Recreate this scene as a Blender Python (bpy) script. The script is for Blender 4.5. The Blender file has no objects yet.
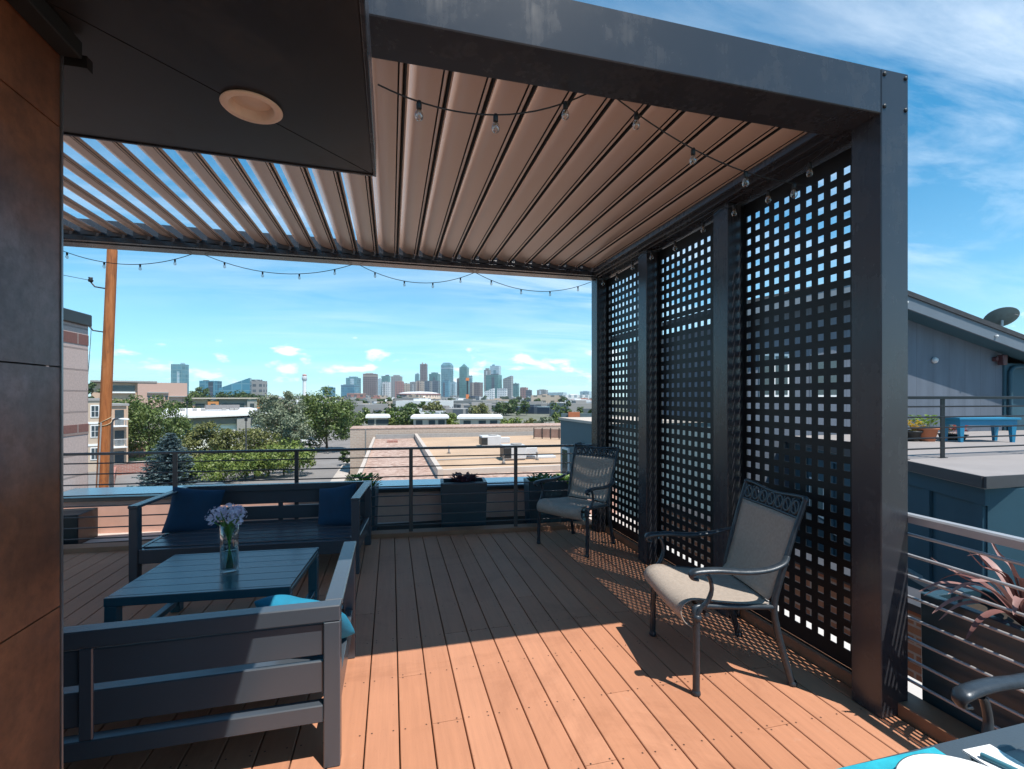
import bpy, bmesh, math, random
from mathutils import Vector, Matrix, noise
R = math.radians
PI = math.pi
sc = bpy.context.scene
COL = sc.collection
random.seed(7)

# ------------------------------------------------------------------ camera / place
F_PX, YAW, EYE, HORIZ = 472.0, math.atan(121 / 472.0), 1.5, 397.0
CS, SN = math.cos(YAW), math.sin(YAW)

def site(x, dist, y=HORIZ):
    """survey helper: bearing x, distance along the view axis -> ground position and height"""
    xc = (x - 512) / F_PX * dist
    return Vector((xc * CS + dist * SN, -xc * SN + dist * CS, EYE + (HORIZ - y) / F_PX * dist))

cam_d = bpy.data.cameras.new('camera')
cam = bpy.data.objects.new('camera', cam_d)
COL.objects.link(cam)
cam.location = (0, 0, EYE)
cam.rotation_euler = (R(90), 0, -YAW)
cam_d.sensor_width = 36
cam_d.lens = F_PX / 1024 * 36
cam_d.shift_y = (HORIZ - 384.5) / 1024
cam_d.clip_start = 0.02
cam_d.clip_end = 20000
sc.camera = cam

# ------------------------------------------------------------------ materials
def nodes_of(name):
    m = bpy.data.materials.new(name)
    m.use_nodes = True
    nt = m.node_tree
    return m, nt, nt.nodes['Principled BSDF']

def L(nt, a, b):
    nt.links.new(a, b)

def ramp(nt, fac, stops):
    r = nt.nodes.new('ShaderNodeValToRGB')
    e = r.color_ramp.elements
    e[0].position, e[0].color = stops[0][0], (*stops[0][1], 1)
    e[1].position, e[1].color = stops[-1][0], (*stops[-1][1], 1)
    for p, c in stops[1:-1]:
        k = e.new(p)
        k.color = (*c, 1)
    L(nt, fac, r.inputs[0])
    return r.outputs[0]

def coords(nt, kind='Object', scale=(1, 1, 1), rot=(0, 0, 0)):
    t = nt.nodes.new('ShaderNodeTexCoord')
    mp = nt.nodes.new('ShaderNodeMapping')
    mp.inputs['Scale'].default_value = scale
    mp.inputs['Rotation'].default_value = rot
    L(nt, t.outputs[kind], mp.inputs[0])
    return mp.outputs[0]

def noise_tex(nt, vec, scale, detail=4, rough=.55, dist=0):
    n = nt.nodes.new('ShaderNodeTexNoise')
    n.inputs['Scale'].default_value = scale
    n.inputs['Detail'].default_value = detail
    n.inputs['Roughness'].default_value = rough
    n.inputs['Distortion'].default_value = dist
    L(nt, vec, n.inputs['Vector'])
    return n.outputs['Fac']

def mixc(nt, fac, a, b, mode='MIX'):
    m = nt.nodes.new('ShaderNodeMix')
    m.data_type = 'RGBA'
    m.blend_type = mode
    for sock, v in ((m.inputs[0], fac), (m.inputs[6], a), (m.inputs[7], b)):
        if hasattr(v, 'is_linked'):
            L(nt, v, sock)
        elif isinstance(v, (int, float)):
            sock.default_value = v
        else:
            sock.default_value = (*v, 1)
    return m.outputs[2]

def math_n(nt, op, a, b=None, clamp=False):
    m = nt.nodes.new('ShaderNodeMath')
    m.operation = op
    m.use_clamp = clamp
    for i, v in enumerate((a, b)):
        if v is None:
            continue
        if hasattr(v, 'is_linked'):
            L(nt, v, m.inputs[i])
        else:
            m.inputs[i].default_value = v
    return m.outputs[0]

def bump(nt, bs, h, strength=.2, dist=.01):
    b = nt.nodes.new('ShaderNodeBump')
    b.inputs['Strength'].default_value = strength
    b.inputs['Distance'].default_value = dist
    L(nt, h, b.inputs['Height'])
    L(nt, b.outputs[0], bs.inputs['Normal'])

def mat(name, col, rough=.5, metal=0, var=.12, scale=6, bstr=0, bscale=40, spec=None, stretch=(1, 1, 1), rvar=.1):
    m, nt, bs = nodes_of(name)
    v = coords(nt, 'Object', stretch)
    n = noise_tex(nt, v, scale, 5, .6)
    lo = tuple(c * (1 - var) for c in col)
    hi = tuple(min(1, c * (1 + var)) for c in col)
    L(nt, ramp(nt, n, [(.3, lo), (.7, hi)]), bs.inputs['Base Color'])
    rr = math_n(nt, 'ADD', math_n(nt, 'MULTIPLY', n, rvar * 2), rough - rvar, True)
    L(nt, rr, bs.inputs['Roughness'])
    bs.inputs['Metallic'].default_value = metal
    if spec is not None:
        bs.inputs['Specular IOR Level'].default_value = spec
    if bstr:
        bump(nt, bs, noise_tex(nt, v, bscale, 3, .6), bstr, .004)
    return m

def glass_mat(name, tint=(1, 1, 1), rough=0.02, mixf=.25):
    m = bpy.data.materials.new(name)
    m.use_nodes = True
    nt = m.node_tree
    nt.nodes.clear()
    o = nt.nodes.new('ShaderNodeOutputMaterial')
    tr = nt.nodes.new('ShaderNodeBsdfTransparent')
    tr.inputs[0].default_value = (*tint, 1)
    gl = nt.nodes.new('ShaderNodeBsdfGlossy')
    gl.inputs['Roughness'].default_value = rough
    fr = nt.nodes.new('ShaderNodeLayerWeight')
    fr.inputs[0].default_value = mixf
    mx = nt.nodes.new('ShaderNodeMixShader')
    L(nt, fr.outputs['Facing'], mx.inputs[0])
    L(nt, tr.outputs[0], mx.inputs[1])
    L(nt, gl.outputs[0], mx.inputs[2])
    L(nt, mx.outputs[0], o.inputs[0])
    return m

def deck_mat():
    m, nt, bs = nodes_of('composite_decking')
    v = coords(nt, 'Object', (14, .7, 14))
    n = noise_tex(nt, v, 3, 6, .65)
    v2 = coords(nt, 'Object')
    n2 = noise_tex(nt, v2, 1.6, 5, .6)
    g = nt.nodes.new('ShaderNodeNewGeometry')
    ri = g.outputs['Random Per Island']
    base = ramp(nt, ri, [(0, (.46, .214, .122)), (.3, (.50, .240, .142)), (.65, (.475, .223, .128)), (1, (.525, .258, .155))])
    c1 = mixc(nt, .55, base, ramp(nt, n, [(.3, (.80, .79, .79)), (.7, (1.06, 1.05, 1.04))]), 'MULTIPLY')
    c2 = mixc(nt, .6, c1, ramp(nt, n2, [(.35, (.86, .85, .85)), (.62, (1, 1, 1))]), 'MULTIPLY')
    n3 = noise_tex(nt, v2, 9, 3, .7)
    c3 = mixc(nt, ramp(nt, n3, [(.66, (0, 0, 0)), (.74, (.16, .16, .16))]), c2, (.62, .45, .35))
    n4 = noise_tex(nt, v2, .9, 7, .7, .8)
    c3 = mixc(nt, .8, c3, ramp(nt, n4, [(.40, (.86, .84, .83)), (.47, (1, 1, 1)), (.62, (1, 1, 1)), (.72, (1.07, 1.06, 1.05))]), 'MULTIPLY')
    n5 = noise_tex(nt, v2, 55, 2, .6)
    c3 = mixc(nt, ramp(nt, n5, [(.70, (0, 0, 0)), (.77, (.35, .35, .35))]), c3, (.14, .075, .05))
    L(nt, c3, bs.inputs['Base Color'])
    bs.inputs['Roughness'].default_value = .62
    bs.inputs['Specular IOR Level'].default_value = .35
    bump(nt, bs, n, .25, .003)
    return m

def rust_tile_mat():
    m, nt, bs = nodes_of('rust_porcelain_tile')
    v = coords(nt, 'Object')
    n = noise_tex(nt, v, 2.2, 7, .62, .6)
    n2 = noise_tex(nt, v, 7, 6, .7, .3)
    n3 = noise_tex(nt, v, 1.3, 3, .5)
    rust = ramp(nt, n, [(.3, (.06, .026, .018)), (.48, (.17, .062, .030)), (.62, (.30, .105, .045)), (.78, (.40, .17, .08))])
    cool_tone = ramp(nt, n2, [(.35, (.09, .095, .115)), (.65, (.24, .24, .27))])
    g = nt.nodes.new('ShaderNodeSeparateXYZ')
    L(nt, v, g.inputs[0])
    zz = g.outputs['Z']
    dz = math_n(nt, 'ABSOLUTE', math_n(nt, 'SUBTRACT', zz, 1.62))
    patch = math_n(nt, 'SUBTRACT', math_n(nt, 'ADD', n3, .22), math_n(nt, 'MULTIPLY', dz, .75), True)  # blue-grey tone, strongest around mid height of the wall
    f = ramp(nt, patch, [(.42, (0, 0, 0)), (.70, (.78, .78, .78))])
    n4 = noise_tex(nt, v, 38, 5, .75)
    n5 = noise_tex(nt, coords(nt, 'Object', (1, 1, .12)), 9, 4, .6)
    cc = mixc(nt, f, rust, cool_tone)
    cc = mixc(nt, .55, cc, ramp(nt, n4, [(.32, (.5, .45, .42)), (.55, (1, 1, 1)), (.75, (1.25, 1.15, 1.1))]), 'MULTIPLY')
    cc = mixc(nt, .5, cc, ramp(nt, n5, [(.3, (.55, .5, .48)), (.6, (1.1, 1.1, 1.1))]), 'MULTIPLY')
    L(nt, cc, bs.inputs['Base Color'])
    L(nt, math_n(nt, 'ADD', math_n(nt, 'MULTIPLY', n2, .3), .25), bs.inputs['Roughness'])
    bump(nt, bs, n2, .12, .003)
    return m

def block_mat(name, c1, c2, mortar, w, h, axis='X', mor=.012, bscale=60, bstr=.5):
    """coursed masonry; axis = the horizontal direction of the wall"""
    m, nt, bs = nodes_of(name)
    t = nt.nodes.new('ShaderNodeTexCoord')
    s = nt.nodes.new('ShaderNodeSeparateXYZ')
    L(nt, t.outputs['Object'], s.inputs[0])
    c = nt.nodes.new('ShaderNodeCombineXYZ')
    if axis == 'XY':
        L(nt, math_n(nt, 'ADD', s.outputs['X'], s.outputs['Y']), c.inputs[0])
    else:
        L(nt, s.outputs[axis], c.inputs[0])
    L(nt, s.outputs['Z'], c.inputs[1])
    b = nt.nodes.new('ShaderNodeTexBrick')
    b.inputs['Color1'].default_value = (*c1, 1)
    b.inputs['Color2'].default_value = (*c2, 1)
    b.inputs['Mortar'].default_value = (*mortar, 1)
    b.inputs['Scale'].default_value = 1
    b.inputs['Mortar Size'].default_value = mor
    b.inputs['Brick Width'].default_value = w
    b.inputs['Row Height'].default_value = h
    L(nt, c.outputs[0], b.inputs['Vector'])
    n = noise_tex(nt, t.outputs['Object'], bscale, 4, .7)
    L(nt, mixc(nt, .6, b.outputs['Color'], ramp(nt, n, [(.3, (.7, .7, .7)), (.7, (1.1, 1.1, 1.1))]), 'MULTIPLY'), bs.inputs['Base Color'])
    bs.inputs['Roughness'].default_value = .9
    hgt = math_n(nt, 'SUBTRACT', math_n(nt, 'MULTIPLY', n, .4), b.outputs['Fac'])
    bump(nt, bs, hgt, bstr, .01)
    return m

def facade_mat(name, glass, frame, floor_h=4.0, bay=4.0, ratio=.6, vratio=.8, rough=.18, metal=.0):
    """curtain wall: dark glass bays between slabs and mullions, each pane slightly different"""
    m, nt, bs = nodes_of(name)
    t = nt.nodes.new('ShaderNodeTexCoord')
    s = nt.nodes.new('ShaderNodeSeparateXYZ')
    L(nt, t.outputs['Object'], s.inputs[0])
    u = math_n(nt, 'ADD', s.outputs['X'], s.outputs['Y'])
    fu = math_n(nt, 'FRACT', math_n(nt, 'DIVIDE', u, bay))
    fz = math_n(nt, 'FRACT', math_n(nt, 'DIVIDE', s.outputs['Z'], floor_h))
    inside = math_n(nt, 'MULTIPLY', math_n(nt, 'LESS_THAN', fu, vratio), math_n(nt, 'LESS_THAN', fz, ratio))
    cu = math_n(nt, 'FLOOR', math_n(nt, 'DIVIDE', u, bay))
    cz = math_n(nt, 'FLOOR', math_n(nt, 'DIVIDE', s.outputs['Z'], floor_h))
    cb = nt.nodes.new('ShaderNodeCombineXYZ')
    L(nt, cu, cb.inputs[0])
    L(nt, cz, cb.inputs[1])
    wn = nt.nodes.new('ShaderNodeTexWhiteNoise')
    L(nt, cb.outputs[0], wn.inputs['Vector'])
    gv = mixc(nt, math_n(nt, 'MULTIPLY', wn.outputs['Value'], .5), glass, tuple(min(1, c * 1.9 + .02) for c in glass))
    L(nt, mixc(nt, inside, frame, gv), bs.inputs['Base Color'])
    L(nt, math_n(nt, 'SUBTRACT', .7, math_n(nt, 'MULTIPLY', inside, .7 - rough)), bs.inputs['Roughness'])
    bs.inputs['Metallic'].default_value = metal
    return m

def leaf_mat(name, dark, light, trans=.25):
    m = bpy.data.materials.new(name)
    m.use_nodes = True
    nt = m.node_tree
    nt.nodes.clear()
    o = nt.nodes.new('ShaderNodeOutputMaterial')
    g = nt.nodes.new('ShaderNodeNewGeometry')
    t = nt.nodes.new('ShaderNodeTexCoord')
    n = noise_tex(nt, t.outputs['Object'], .9, 2, .5)
    f = math_n(nt, 'ADD', math_n(nt, 'MULTIPLY', g.outputs['Random Per Island'], .5), math_n(nt, 'MULTIPLY', n, .5))
    c = ramp(nt, f, [(.2, dark), (.75, light)])
    d = nt.nodes.new('ShaderNodeBsdfDiffuse')
    L(nt, c, d.inputs[0])
    tl = nt.nodes.new('ShaderNodeBsdfTranslucent')
    L(nt, c, tl.inputs[0])
    mx = nt.nodes.new('ShaderNodeMixShader')
    mx.inputs[0].default_value = trans
    L(nt, d.outputs[0], mx.inputs[1])
    L(nt, tl.outputs[0], mx.inputs[2])
    gl = nt.nodes.new('ShaderNodeBsdfGlossy')
    gl.inputs['Roughness'].default_value = .45
    m2 = nt.nodes.new('ShaderNodeMixShader')
    m2.inputs[0].default_value = .03
    L(nt, mx.outputs[0], m2.inputs[1])
    L(nt, gl.outputs[0], m2.inputs[2])
    L(nt, m2.outputs[0], o.inputs[0])
    return m

def siding_mat(name, col, pitch, axis='X', groove=.04):
    m, nt, bs = nodes_of(name)
    t = nt.nodes.new('ShaderNodeTexCoord')
    s = nt.nodes.new('ShaderNodeSeparateXYZ')
    L(nt, t.outputs['Object'], s.inputs[0])
    fu = math_n(nt, 'FRACT', math_n(nt, 'DIVIDE', s.outputs[axis], pitch))
    g = math_n(nt, 'LESS_THAN', fu, groove)
    n = noise_tex(nt, coords(nt, 'Object', (1, 1, .15)), 3, 5, .6)
    base = ramp(nt, n, [(.3, tuple(c * .85 for c in col)), (.7, tuple(c * 1.12 for c in col))])
    L(nt, mixc(nt, g, base, tuple(c * .75 for c in col)), bs.inputs['Base Color'])
    bs.inputs['Roughness'].default_value = .75
    bump(nt, bs, math_n(nt, 'SUBTRACT', 1, g), .6, .01)
    return m

M = {}
M['pergola'] = mat('charcoal_powder_coat', (.050, .052, .060), .36, 0, .1, 3, .05, 300, rvar=.05)
def dusty_paint(name, col, rough, amt=.17, dustc=(.22, .20, .18)):
    m, nt, bs = nodes_of(name)
    v = coords(nt, 'Object')
    n = noise_tex(nt, v, 3.5, 6, .65)
    st = noise_tex(nt, coords(nt, 'Object', (9, 9, .6)), 4, 4, .6)
    fine = noise_tex(nt, v, 70, 3, .7)
    dust = math_n(nt, 'MULTIPLY', ramp(nt, n, [(.48, (0, 0, 0)), (.75, (1, 1, 1))]), ramp(nt, st, [(.4, (.2, .2, .2)), (.7, (1, 1, 1))]))
    c = mixc(nt, math_n(nt, 'MULTIPLY', dust, amt), col, dustc)
    spk = ramp(nt, fine, [(.74, (0, 0, 0)), (.80, (.35, .35, .35))])
    c = mixc(nt, spk, c, (.25, .24, .23))
    L(nt, c, bs.inputs['Base Color'])
    L(nt, math_n(nt, 'ADD', rough, math_n(nt, 'MULTIPLY', dust, .25)), bs.inputs['Roughness'])
    return m
M['pergola'] = dusty_paint('charcoal_powder_coat_dusty', (.036, .038, .046), .25)
M['soffit'] = dusty_paint('dark_soffit_panel_scuffed', (.017, .015, .0145), .36, .16, (.16, .14, .13))
M['louver'] = mat('bronze_louver_paint', (.56, .425, .345), .27, 0, .015, 1, rvar=.01)
M['lattice'] = mat('black_screen_paint', (.007, .009, .012), .45, 0, .1, 4, spec=.35)
M['rail'] = mat('grey_rail_paint', (.075, .075, .08), .4, .3, .1, 8)
M['railbright'] = mat('brushed_rail_tube', (.42, .42, .43), .34, .35, .08, 8)
M['kerb'] = mat('composite_kerb', (.30, .15, .085), .6, 0, .18, 5, .2, 60, stretch=(1, 1, 1))
M['deck'] = deck_mat()
M['screw'] = mat('screw_recess', (.06, .03, .02), .6)
M['gapdark'] = mat('deck_underlay', (.02, .014, .01), .9)
M['tile'] = rust_tile_mat()
M['trim'] = mat('steel_trim', (.35, .36, .38), .3, .9, .05)
M['seam'] = mat('seam_black', (.006, .006, .006), .8)
M['lightrim'] = mat('cream_light_trim', (.78, .62, .48), .5)
M['lightlens'] = mat('frosted_lens', (.74, .60, .47), .35)
M['pinktrim'] = mat('raw_timber_end', (.42, .27, .21), .7, 0, .2, 20)
M['sofa'] = mat('slate_sofa_aluminium', (.058, .071, .088), .27, 0, .02, 2, .03, 300, spec=.7, rvar=.01)
M['table'] = mat('sky_tinted_table_aluminium', (.030, .105, .145), .24, 0, .02, 2, spec=.8, rvar=.01)  # teal in the base colour imitates sky reflected off slate metal
M['navy'] = mat('navy_cushion_cloth', (.006, .045, .10), .9, 0, .15, 12, .4, 260)
M['teal'] = mat('turquoise_cushion_cloth', (.006, .20, .34), .85, 0, .12, 12, .4, 260)
M['glass'] = glass_mat('clear_glass', (.93, .97, .97), .03, .35)
M['water'] = glass_mat('vase_water', (.72, .86, .86), .03, .25)
M['blueglass'] = glass_mat('blue_tumbler_glass', (.42, .75, .85), .05, .45)
M['stem'] = mat('flower_stem', (.10, .24, .045), .5, 0, .2, 20)
M['bloom'] = mat('lilac_petals', (.70, .69, .86), .7, 0, .16, 40)
M['chairmetal'] = mat('cast_aluminium_gunmetal', (.030, .042, .055), .36, .2, .25, 30, .15, 120)
M['sling'] = mat('taupe_sling_mesh', (.35, .30, .255), .8, 0, .12, 60, .5, 420)
M['planter'] = mat('dark_planter_fibreglass', (.020, .052, .072), .38, 0, .12, 6)
M['soil'] = mat('potting_soil', (.03, .022, .016), .95, 0, .3, 20, .6, 60)
M['cap'] = mat('sky_tinted_parapet_cap', (.07, .17, .25), .3, .1, .08, 4)  # blue base colour stands in for sky mirrored in dark metal
M['capdark'] = mat('cap_drip_edge', (.018, .02, .022), .45)
M['stucco'] = mat('dusty_pink_stucco', (.64, .38, .30), .9, 0, .08, 5, .4, 70)
M['ledge'] = mat('pale_ledge_concrete', (.50, .45, .42), .9, 0, .12, 3, .3, 40)
M['white'] = mat('white_paint', (.78, .78, .77), .55, 0, .05, 3)
M['membrane'] = mat('white_roof_membrane', (.50, .48, .46), .8, 0, .08, 2)
M['cord'] = mat('black_cord', (.012, .012, .012), .5)
M['bulb'] = glass_mat('bulb_glass', (.9, .88, .85), .05, .5)
M['filament'] = mat('bulb_filament', (.5, .42, .32), .4)

def wood_pole():
    m, nt, bs = nodes_of('orange_weathered_pole')
    v = coords(nt, 'Object', (5, 5, .5))
    n = noise_tex(nt, v, 3, 6, .65)
    v2 = coords(nt, 'Object', (1, 1, .5))
    n2 = noise_tex(nt, v2, 5, 4, .7)
    c = ramp(nt, n, [(.3, (.16, .05, .018)), (.5, (.38, .125, .034)), (.7, (.50, .19, .065))])
    c = mixc(nt, ramp(nt, n2, [(.6, (0, 0, 0)), (.72, (.8, .8, .8))]), c, (.15, .06, .03))
    L(nt, c, bs.inputs['Base Color'])
    bs.inputs['Roughness'].default_value = .8
    bump(nt, bs, n, .4, .01)
    return m
M['pole'] = wood_pole()

# ------------------------------------------------------------------ mesh helpers
class MB:
    """collects shapes; build() links them as ONE mesh object"""
    def __init__(s):
        s.v, s.f, s.mi, s.sm = [], [], [], []
        s.cur = 0
        s.smooth = False
    def add(s, vs, fs, smooth=None):
        o = len(s.v)
        s.v += [tuple(p) for p in vs]
        for f in fs:
            s.f.append([o + i for i in f])
            s.mi.append(s.cur)
            s.sm.append(s.smooth if smooth is None else smooth)
        return s
    def box(s, x0, x1, y0, y1, z0, z1, mtx=None):
        vs = [Vector(p) for p in ((x0, y0, z0), (x1, y0, z0), (x1, y1, z0), (x0, y1, z0), (x0, y0, z1), (x1, y0, z1), (x1, y1, z1), (x0, y1, z1))]
        if mtx is not None:
            vs = [mtx @ p for p in vs]
        return s.add(vs, [(3, 2, 1, 0), (4, 5, 6, 7), (0, 1, 5, 4), (1, 2, 6, 5), (2, 3, 7, 6), (3, 0, 4, 7)])
    def prism(s, pts, z0, z1):
        n = len(pts)
        a = sum(pts[i][0] * pts[(i + 1) % n][1] - pts[(i + 1) % n][0] * pts[i][1] for i in range(n))
        if a < 0:
            pts = pts[::-1]
        vs = [(p[0], p[1], z0) for p in pts] + [(p[0], p[1], z1) for p in pts]
        fs = [tuple(range(n - 1, -1, -1)), tuple(range(n, 2 * n))]
        fs += [(i, (i + 1) % n, n + (i + 1) % n, n + i) for i in range(n)]
        return s.add(vs, fs)
    def extrude_profile(s, prof, p0, p1, up=Vector((0, 0, 1)), side=None, smooth=False):
        """closed 2-D profile (u across, w up) swept straight from p0 to p1"""
        p0, p1 = Vector(p0), Vector(p1)
        d = (p1 - p0).normalized()
        sd = side or d.cross(up).normalized()
        u2 = sd.cross(d).normalized()
        n = len(prof)
        vs = [p0 + sd * a + u2 * b for a, b in prof] + [p1 + sd * a + u2 * b for a, b in prof]
        fs = [(i, (i + 1) % n, n + (i + 1) % n, n + i) for i in range(n)]
        s.add(vs, fs, smooth)
        s.add(vs, [tuple(range(n - 1, -1, -1)), tuple(range(n, 2 * n))], False)
        return s
    def tube(s, pts, rad, seg=10, caps=True, flat=1.0, upv=Vector((0, 0, 1))):
        """swept tube through pts; rad one number or one per point; flat squashes it across"""
        pts = [Vector(p) for p in pts]
        n = len(pts)
        rad = [rad] * n if isinstance(rad, (int, float)) else list(rad)
        vs = []
        ref = None
        for i, p in enumerate(pts):
            d = (pts[min(i + 1, n - 1)] - pts[max(i - 1, 0)]).normalized()
            if ref is None:
                ref = upv if abs(d.dot(upv)) < .95 else Vector((1, 0, 0))
            a = d.cross(ref).normalized()
            b = a.cross(d).normalized()
            ref = b
            for k in range(seg):
                t = 2 * PI * k / seg
                vs.append(p + a * math.cos(t) * rad[i] + b * math.sin(t) * rad[i] * flat)
        fs = []
        for i in range(n - 1):
            for k in range(seg):
                k2 = (k + 1) % seg
                fs.append((i * seg + k, i * seg + k2, (i + 1) * seg + k2, (i + 1) * seg + k))
        s.add(vs, fs, True)
        if caps:
            s.add(vs, [tuple(range(seg - 1, -1, -1)), tuple((n - 1) * seg + k for k in range(seg))], False)
        return s
    def lathe(s, prof, seg=24, c=(0, 0, 0), axis=None):
        vs = []
        for r, z in prof:
            for k in range(seg):
                t = 2 * PI * k / seg
                vs.append(Vector((r * math.cos(t), r * math.sin(t), z)))
        if axis is not None:
            q = Vector((0, 0, 1)).rotation_difference(Vector(axis)).to_matrix()
            vs = [q @ v for v in vs]
        vs = [v + Vector(c) for v in vs]
        fs = []
        for i in range(len(prof) - 1):
            for k in range(seg):
                k2 = (k + 1) % seg
                fs.append((i * seg + k, i * seg + k2, (i + 1) * seg + k2, (i + 1) * seg + k))
        return s.add(vs, fs, True)
    def build(s, name, mats, parent=None, bevel=0, loc=None, rotz=0, seg=1):
        me = bpy.data.meshes.new(name)
        me.from_pydata(s.v, [], s.f)
        if not isinstance(mats, (list, tuple)):
            mats = [mats]
        for m in mats:
            me.materials.append(m)
        me.polygons.foreach_set('material_index', s.mi)
        me.polygons.foreach_set('use_smooth', s.sm)
        me.update()
        o = bpy.data.objects.new(name, me)
        COL.objects.link(o)
        if parent:
            o.parent = parent
        if loc is not None:
            o.location = loc
        o.rotation_euler.z = rotz
        if bevel:
            b = o.modifiers.new('soft_edges', 'BEVEL')
            b.width = bevel
            b.segments = seg
            b.limit_method = 'ANGLE'
            b.angle_limit = R(50)
            b.harden_normals = False
        return o

def bez(pts, n=8):
    """Catmull-Rom through pts"""
    pts = [Vector(p) for p in pts]
    out = []
    for i in range(len(pts) - 1):
        p0, p1, p2, p3 = pts[max(i - 1, 0)], pts[i], pts[i + 1], pts[min(i + 2, len(pts) - 1)]
        for k in range(n):
            t = k / n
            out.append(.5 * ((2 * p1) + (p2 - p0) * t + (2 * p0 - 5 * p1 + 4 * p2 - p3) * t * t + (3 * p1 - p0 - 3 * p2 + p3) * t ** 3))
    out.append(pts[-1])
    return out

def tag(o, label, cat, group=None):
    o['label'] = label
    o['category'] = cat
    if group:
        o['group'] = group
    return o

def structure(o):
    o['kind'] = 'structure'
    return o

def stuff(o):
    o['kind'] = 'stuff'
    return o

def thing(name, label, cat, loc=(0, 0, 0), rotz=0, group=None):
    o = bpy.data.objects.new(name, None)
    o.empty_display_size = .1
    COL.objects.link(o)
    o.location = loc
    o.rotation_euler = (0, 0, rotz)
    return tag(o, label, cat, group)

def copy_tree(o, parent=None):
    c = o.copy()
    COL.objects.link(c)
    if parent is not None:
        c.parent = parent
    for ch in o.children:
        copy_tree(ch, c)
    return c

# ------------------------------------------------------------------ sun, sky
SUN = Vector((.26, -.41, 1)).normalized()
sd = bpy.data.lights.new('sun', 'SUN')
sd.energy = 3.6
sd.angle = R(.42)
sd.color = (1, .93, .85)
so = bpy.data.objects.new('sun', sd)
COL.objects.link(so)
so.rotation_euler = (-SUN).to_track_quat('-Z', 'Y').to_euler()
w = bpy.data.worlds.new('World')
sc.world = w
w.use_nodes = True
nt = w.node_tree
bg = nt.nodes['Background']
sky = nt.nodes.new('ShaderNodeTexSky')
sky.sky_type = 'NISHITA'
sky.sun_disc = False
sky.sun_elevation = math.asin(SUN.z)
sky.sun_rotation = math.atan2(SUN.x, SUN.y)
sky.altitude = 1600
sky.air_density = 1.0
sky.dust_density = .6
sky.ozone_density = 1.5
tc = nt.nodes.new('ShaderNodeTexCoord')
sp = nt.nodes.new('ShaderNodeSeparateXYZ')
L(nt, tc.outputs['Generated'], sp.inputs[0])
zc = math_n(nt, 'MAXIMUM', sp.outputs['Z'], 0)
den = math_n(nt, 'ADD', zc, .10)
cb = nt.nodes.new('ShaderNodeCombineXYZ')
L(nt, math_n(nt, 'DIVIDE', sp.outputs['X'], den), cb.inputs[0])
L(nt, math_n(nt, 'DIVIDE', sp.outputs['Y'], den), cb.inputs[1])
tint = mixc(nt, 1.0, sky.outputs[0], (.17, .82, .94), 'MULTIPLY')
# high streaky cirrus
mp = nt.nodes.new('ShaderNodeMapping')
mp.inputs['Scale'].default_value = (.55, 1.7, 1)
mp.inputs['Rotation'].default_value = (0, 0, R(-24))
mp.inputs['Location'].default_value = (3.1, 1.7, 0)
L(nt, cb.outputs[0], mp.inputs[0])
c1 = noise_tex(nt, mp.outputs[0], 1.1, 8, .62, .9)
mp2 = nt.nodes.new('ShaderNodeMapping')
mp2.inputs['Scale'].default_value = (.35, .5, 1)
mp2.inputs['Location'].default_value = (5.1, 4.4, 0)
L(nt, cb.outputs[0], mp2.inputs[0])
c2 = noise_tex(nt, mp2.outputs[0], 1.0, 3, .5)
cf = math_n(nt, 'MULTIPLY', ramp(nt, c1, [(.40, (0, 0, 0)), (.74, (1, 1, 1))]), ramp(nt, c2, [(.36, (.05, .05, .05)), (.62, (1, 1, 1))]))
az = ramp(nt, math_n(nt, 'ADD', math_n(nt, 'MULTIPLY', sp.outputs['X'], .5), .5), [(.25, (.28, .28, .28)), (.6, (.40, .40, .40)), (.88, (.55, .55, .55))])
cf = math_n(nt, 'MULTIPLY', cf, az)
# small low cumulus in a band above the horizon
mp3 = nt.nodes.new('ShaderNodeMapping')
mp3.inputs['Scale'].default_value = (1, 1, 2.6)
L(nt, tc.outputs['Generated'], mp3.inputs[0])
c3 = noise_tex(nt, mp3.outputs[0], 11, 6, .55, .2)
band = ramp(nt, zc, [(.0, (.35, .35, .35)), (.03, (1, 1, 1)), (.09, (.85, .85, .85)), (.17, (0, 0, 0))])
cu = ramp(nt, math_n(nt, 'MULTIPLY', c3, math_n(nt, 'ADD', .55, math_n(nt, 'MULTIPLY', band, .45))), [(.525, (0, 0, 0)), (.60, (1, 1, 1))])
cloudcol = (7.2, 7.6, 8.0)
s1 = mixc(nt, cf, tint, cloudcol)
s2 = mixc(nt, math_n(nt, 'MULTIPLY', cu, .8), s1, (8.2, 8.4, 8.6))
hz = ramp(nt, zc, [(0, (.56, .56, .56)), (.06, (.29, .29, .29)), (.2, (.10, .10, .10)), (.4, (.0, .0, .0)), (1, (0, 0, 0))])
s3 = mixc(nt, hz, s2, (7.4, 7.7, 7.8))
L(nt, s3, bg.inputs[0])
bg.inputs[1].default_value = .110

sc.view_settings.view_transform = 'Standard'
sc.view_settings.look = 'None'
sc.view_settings.exposure = .88
sc.view_settings.gamma = 1
sc.cycles.use_denoising = True
sc.cycles.max_bounces = 12
sc.cycles.diffuse_bounces = 8
sc.cycles.transparent_max_bounces = 16
sc.cycles.sample_clamp_indirect = 12
sc.render.film_transparent = False

# ================================================================== TERRACE
def rail_y(x):               # line of the far railing
    return 5.235 - .085 * (x - .21)

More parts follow.
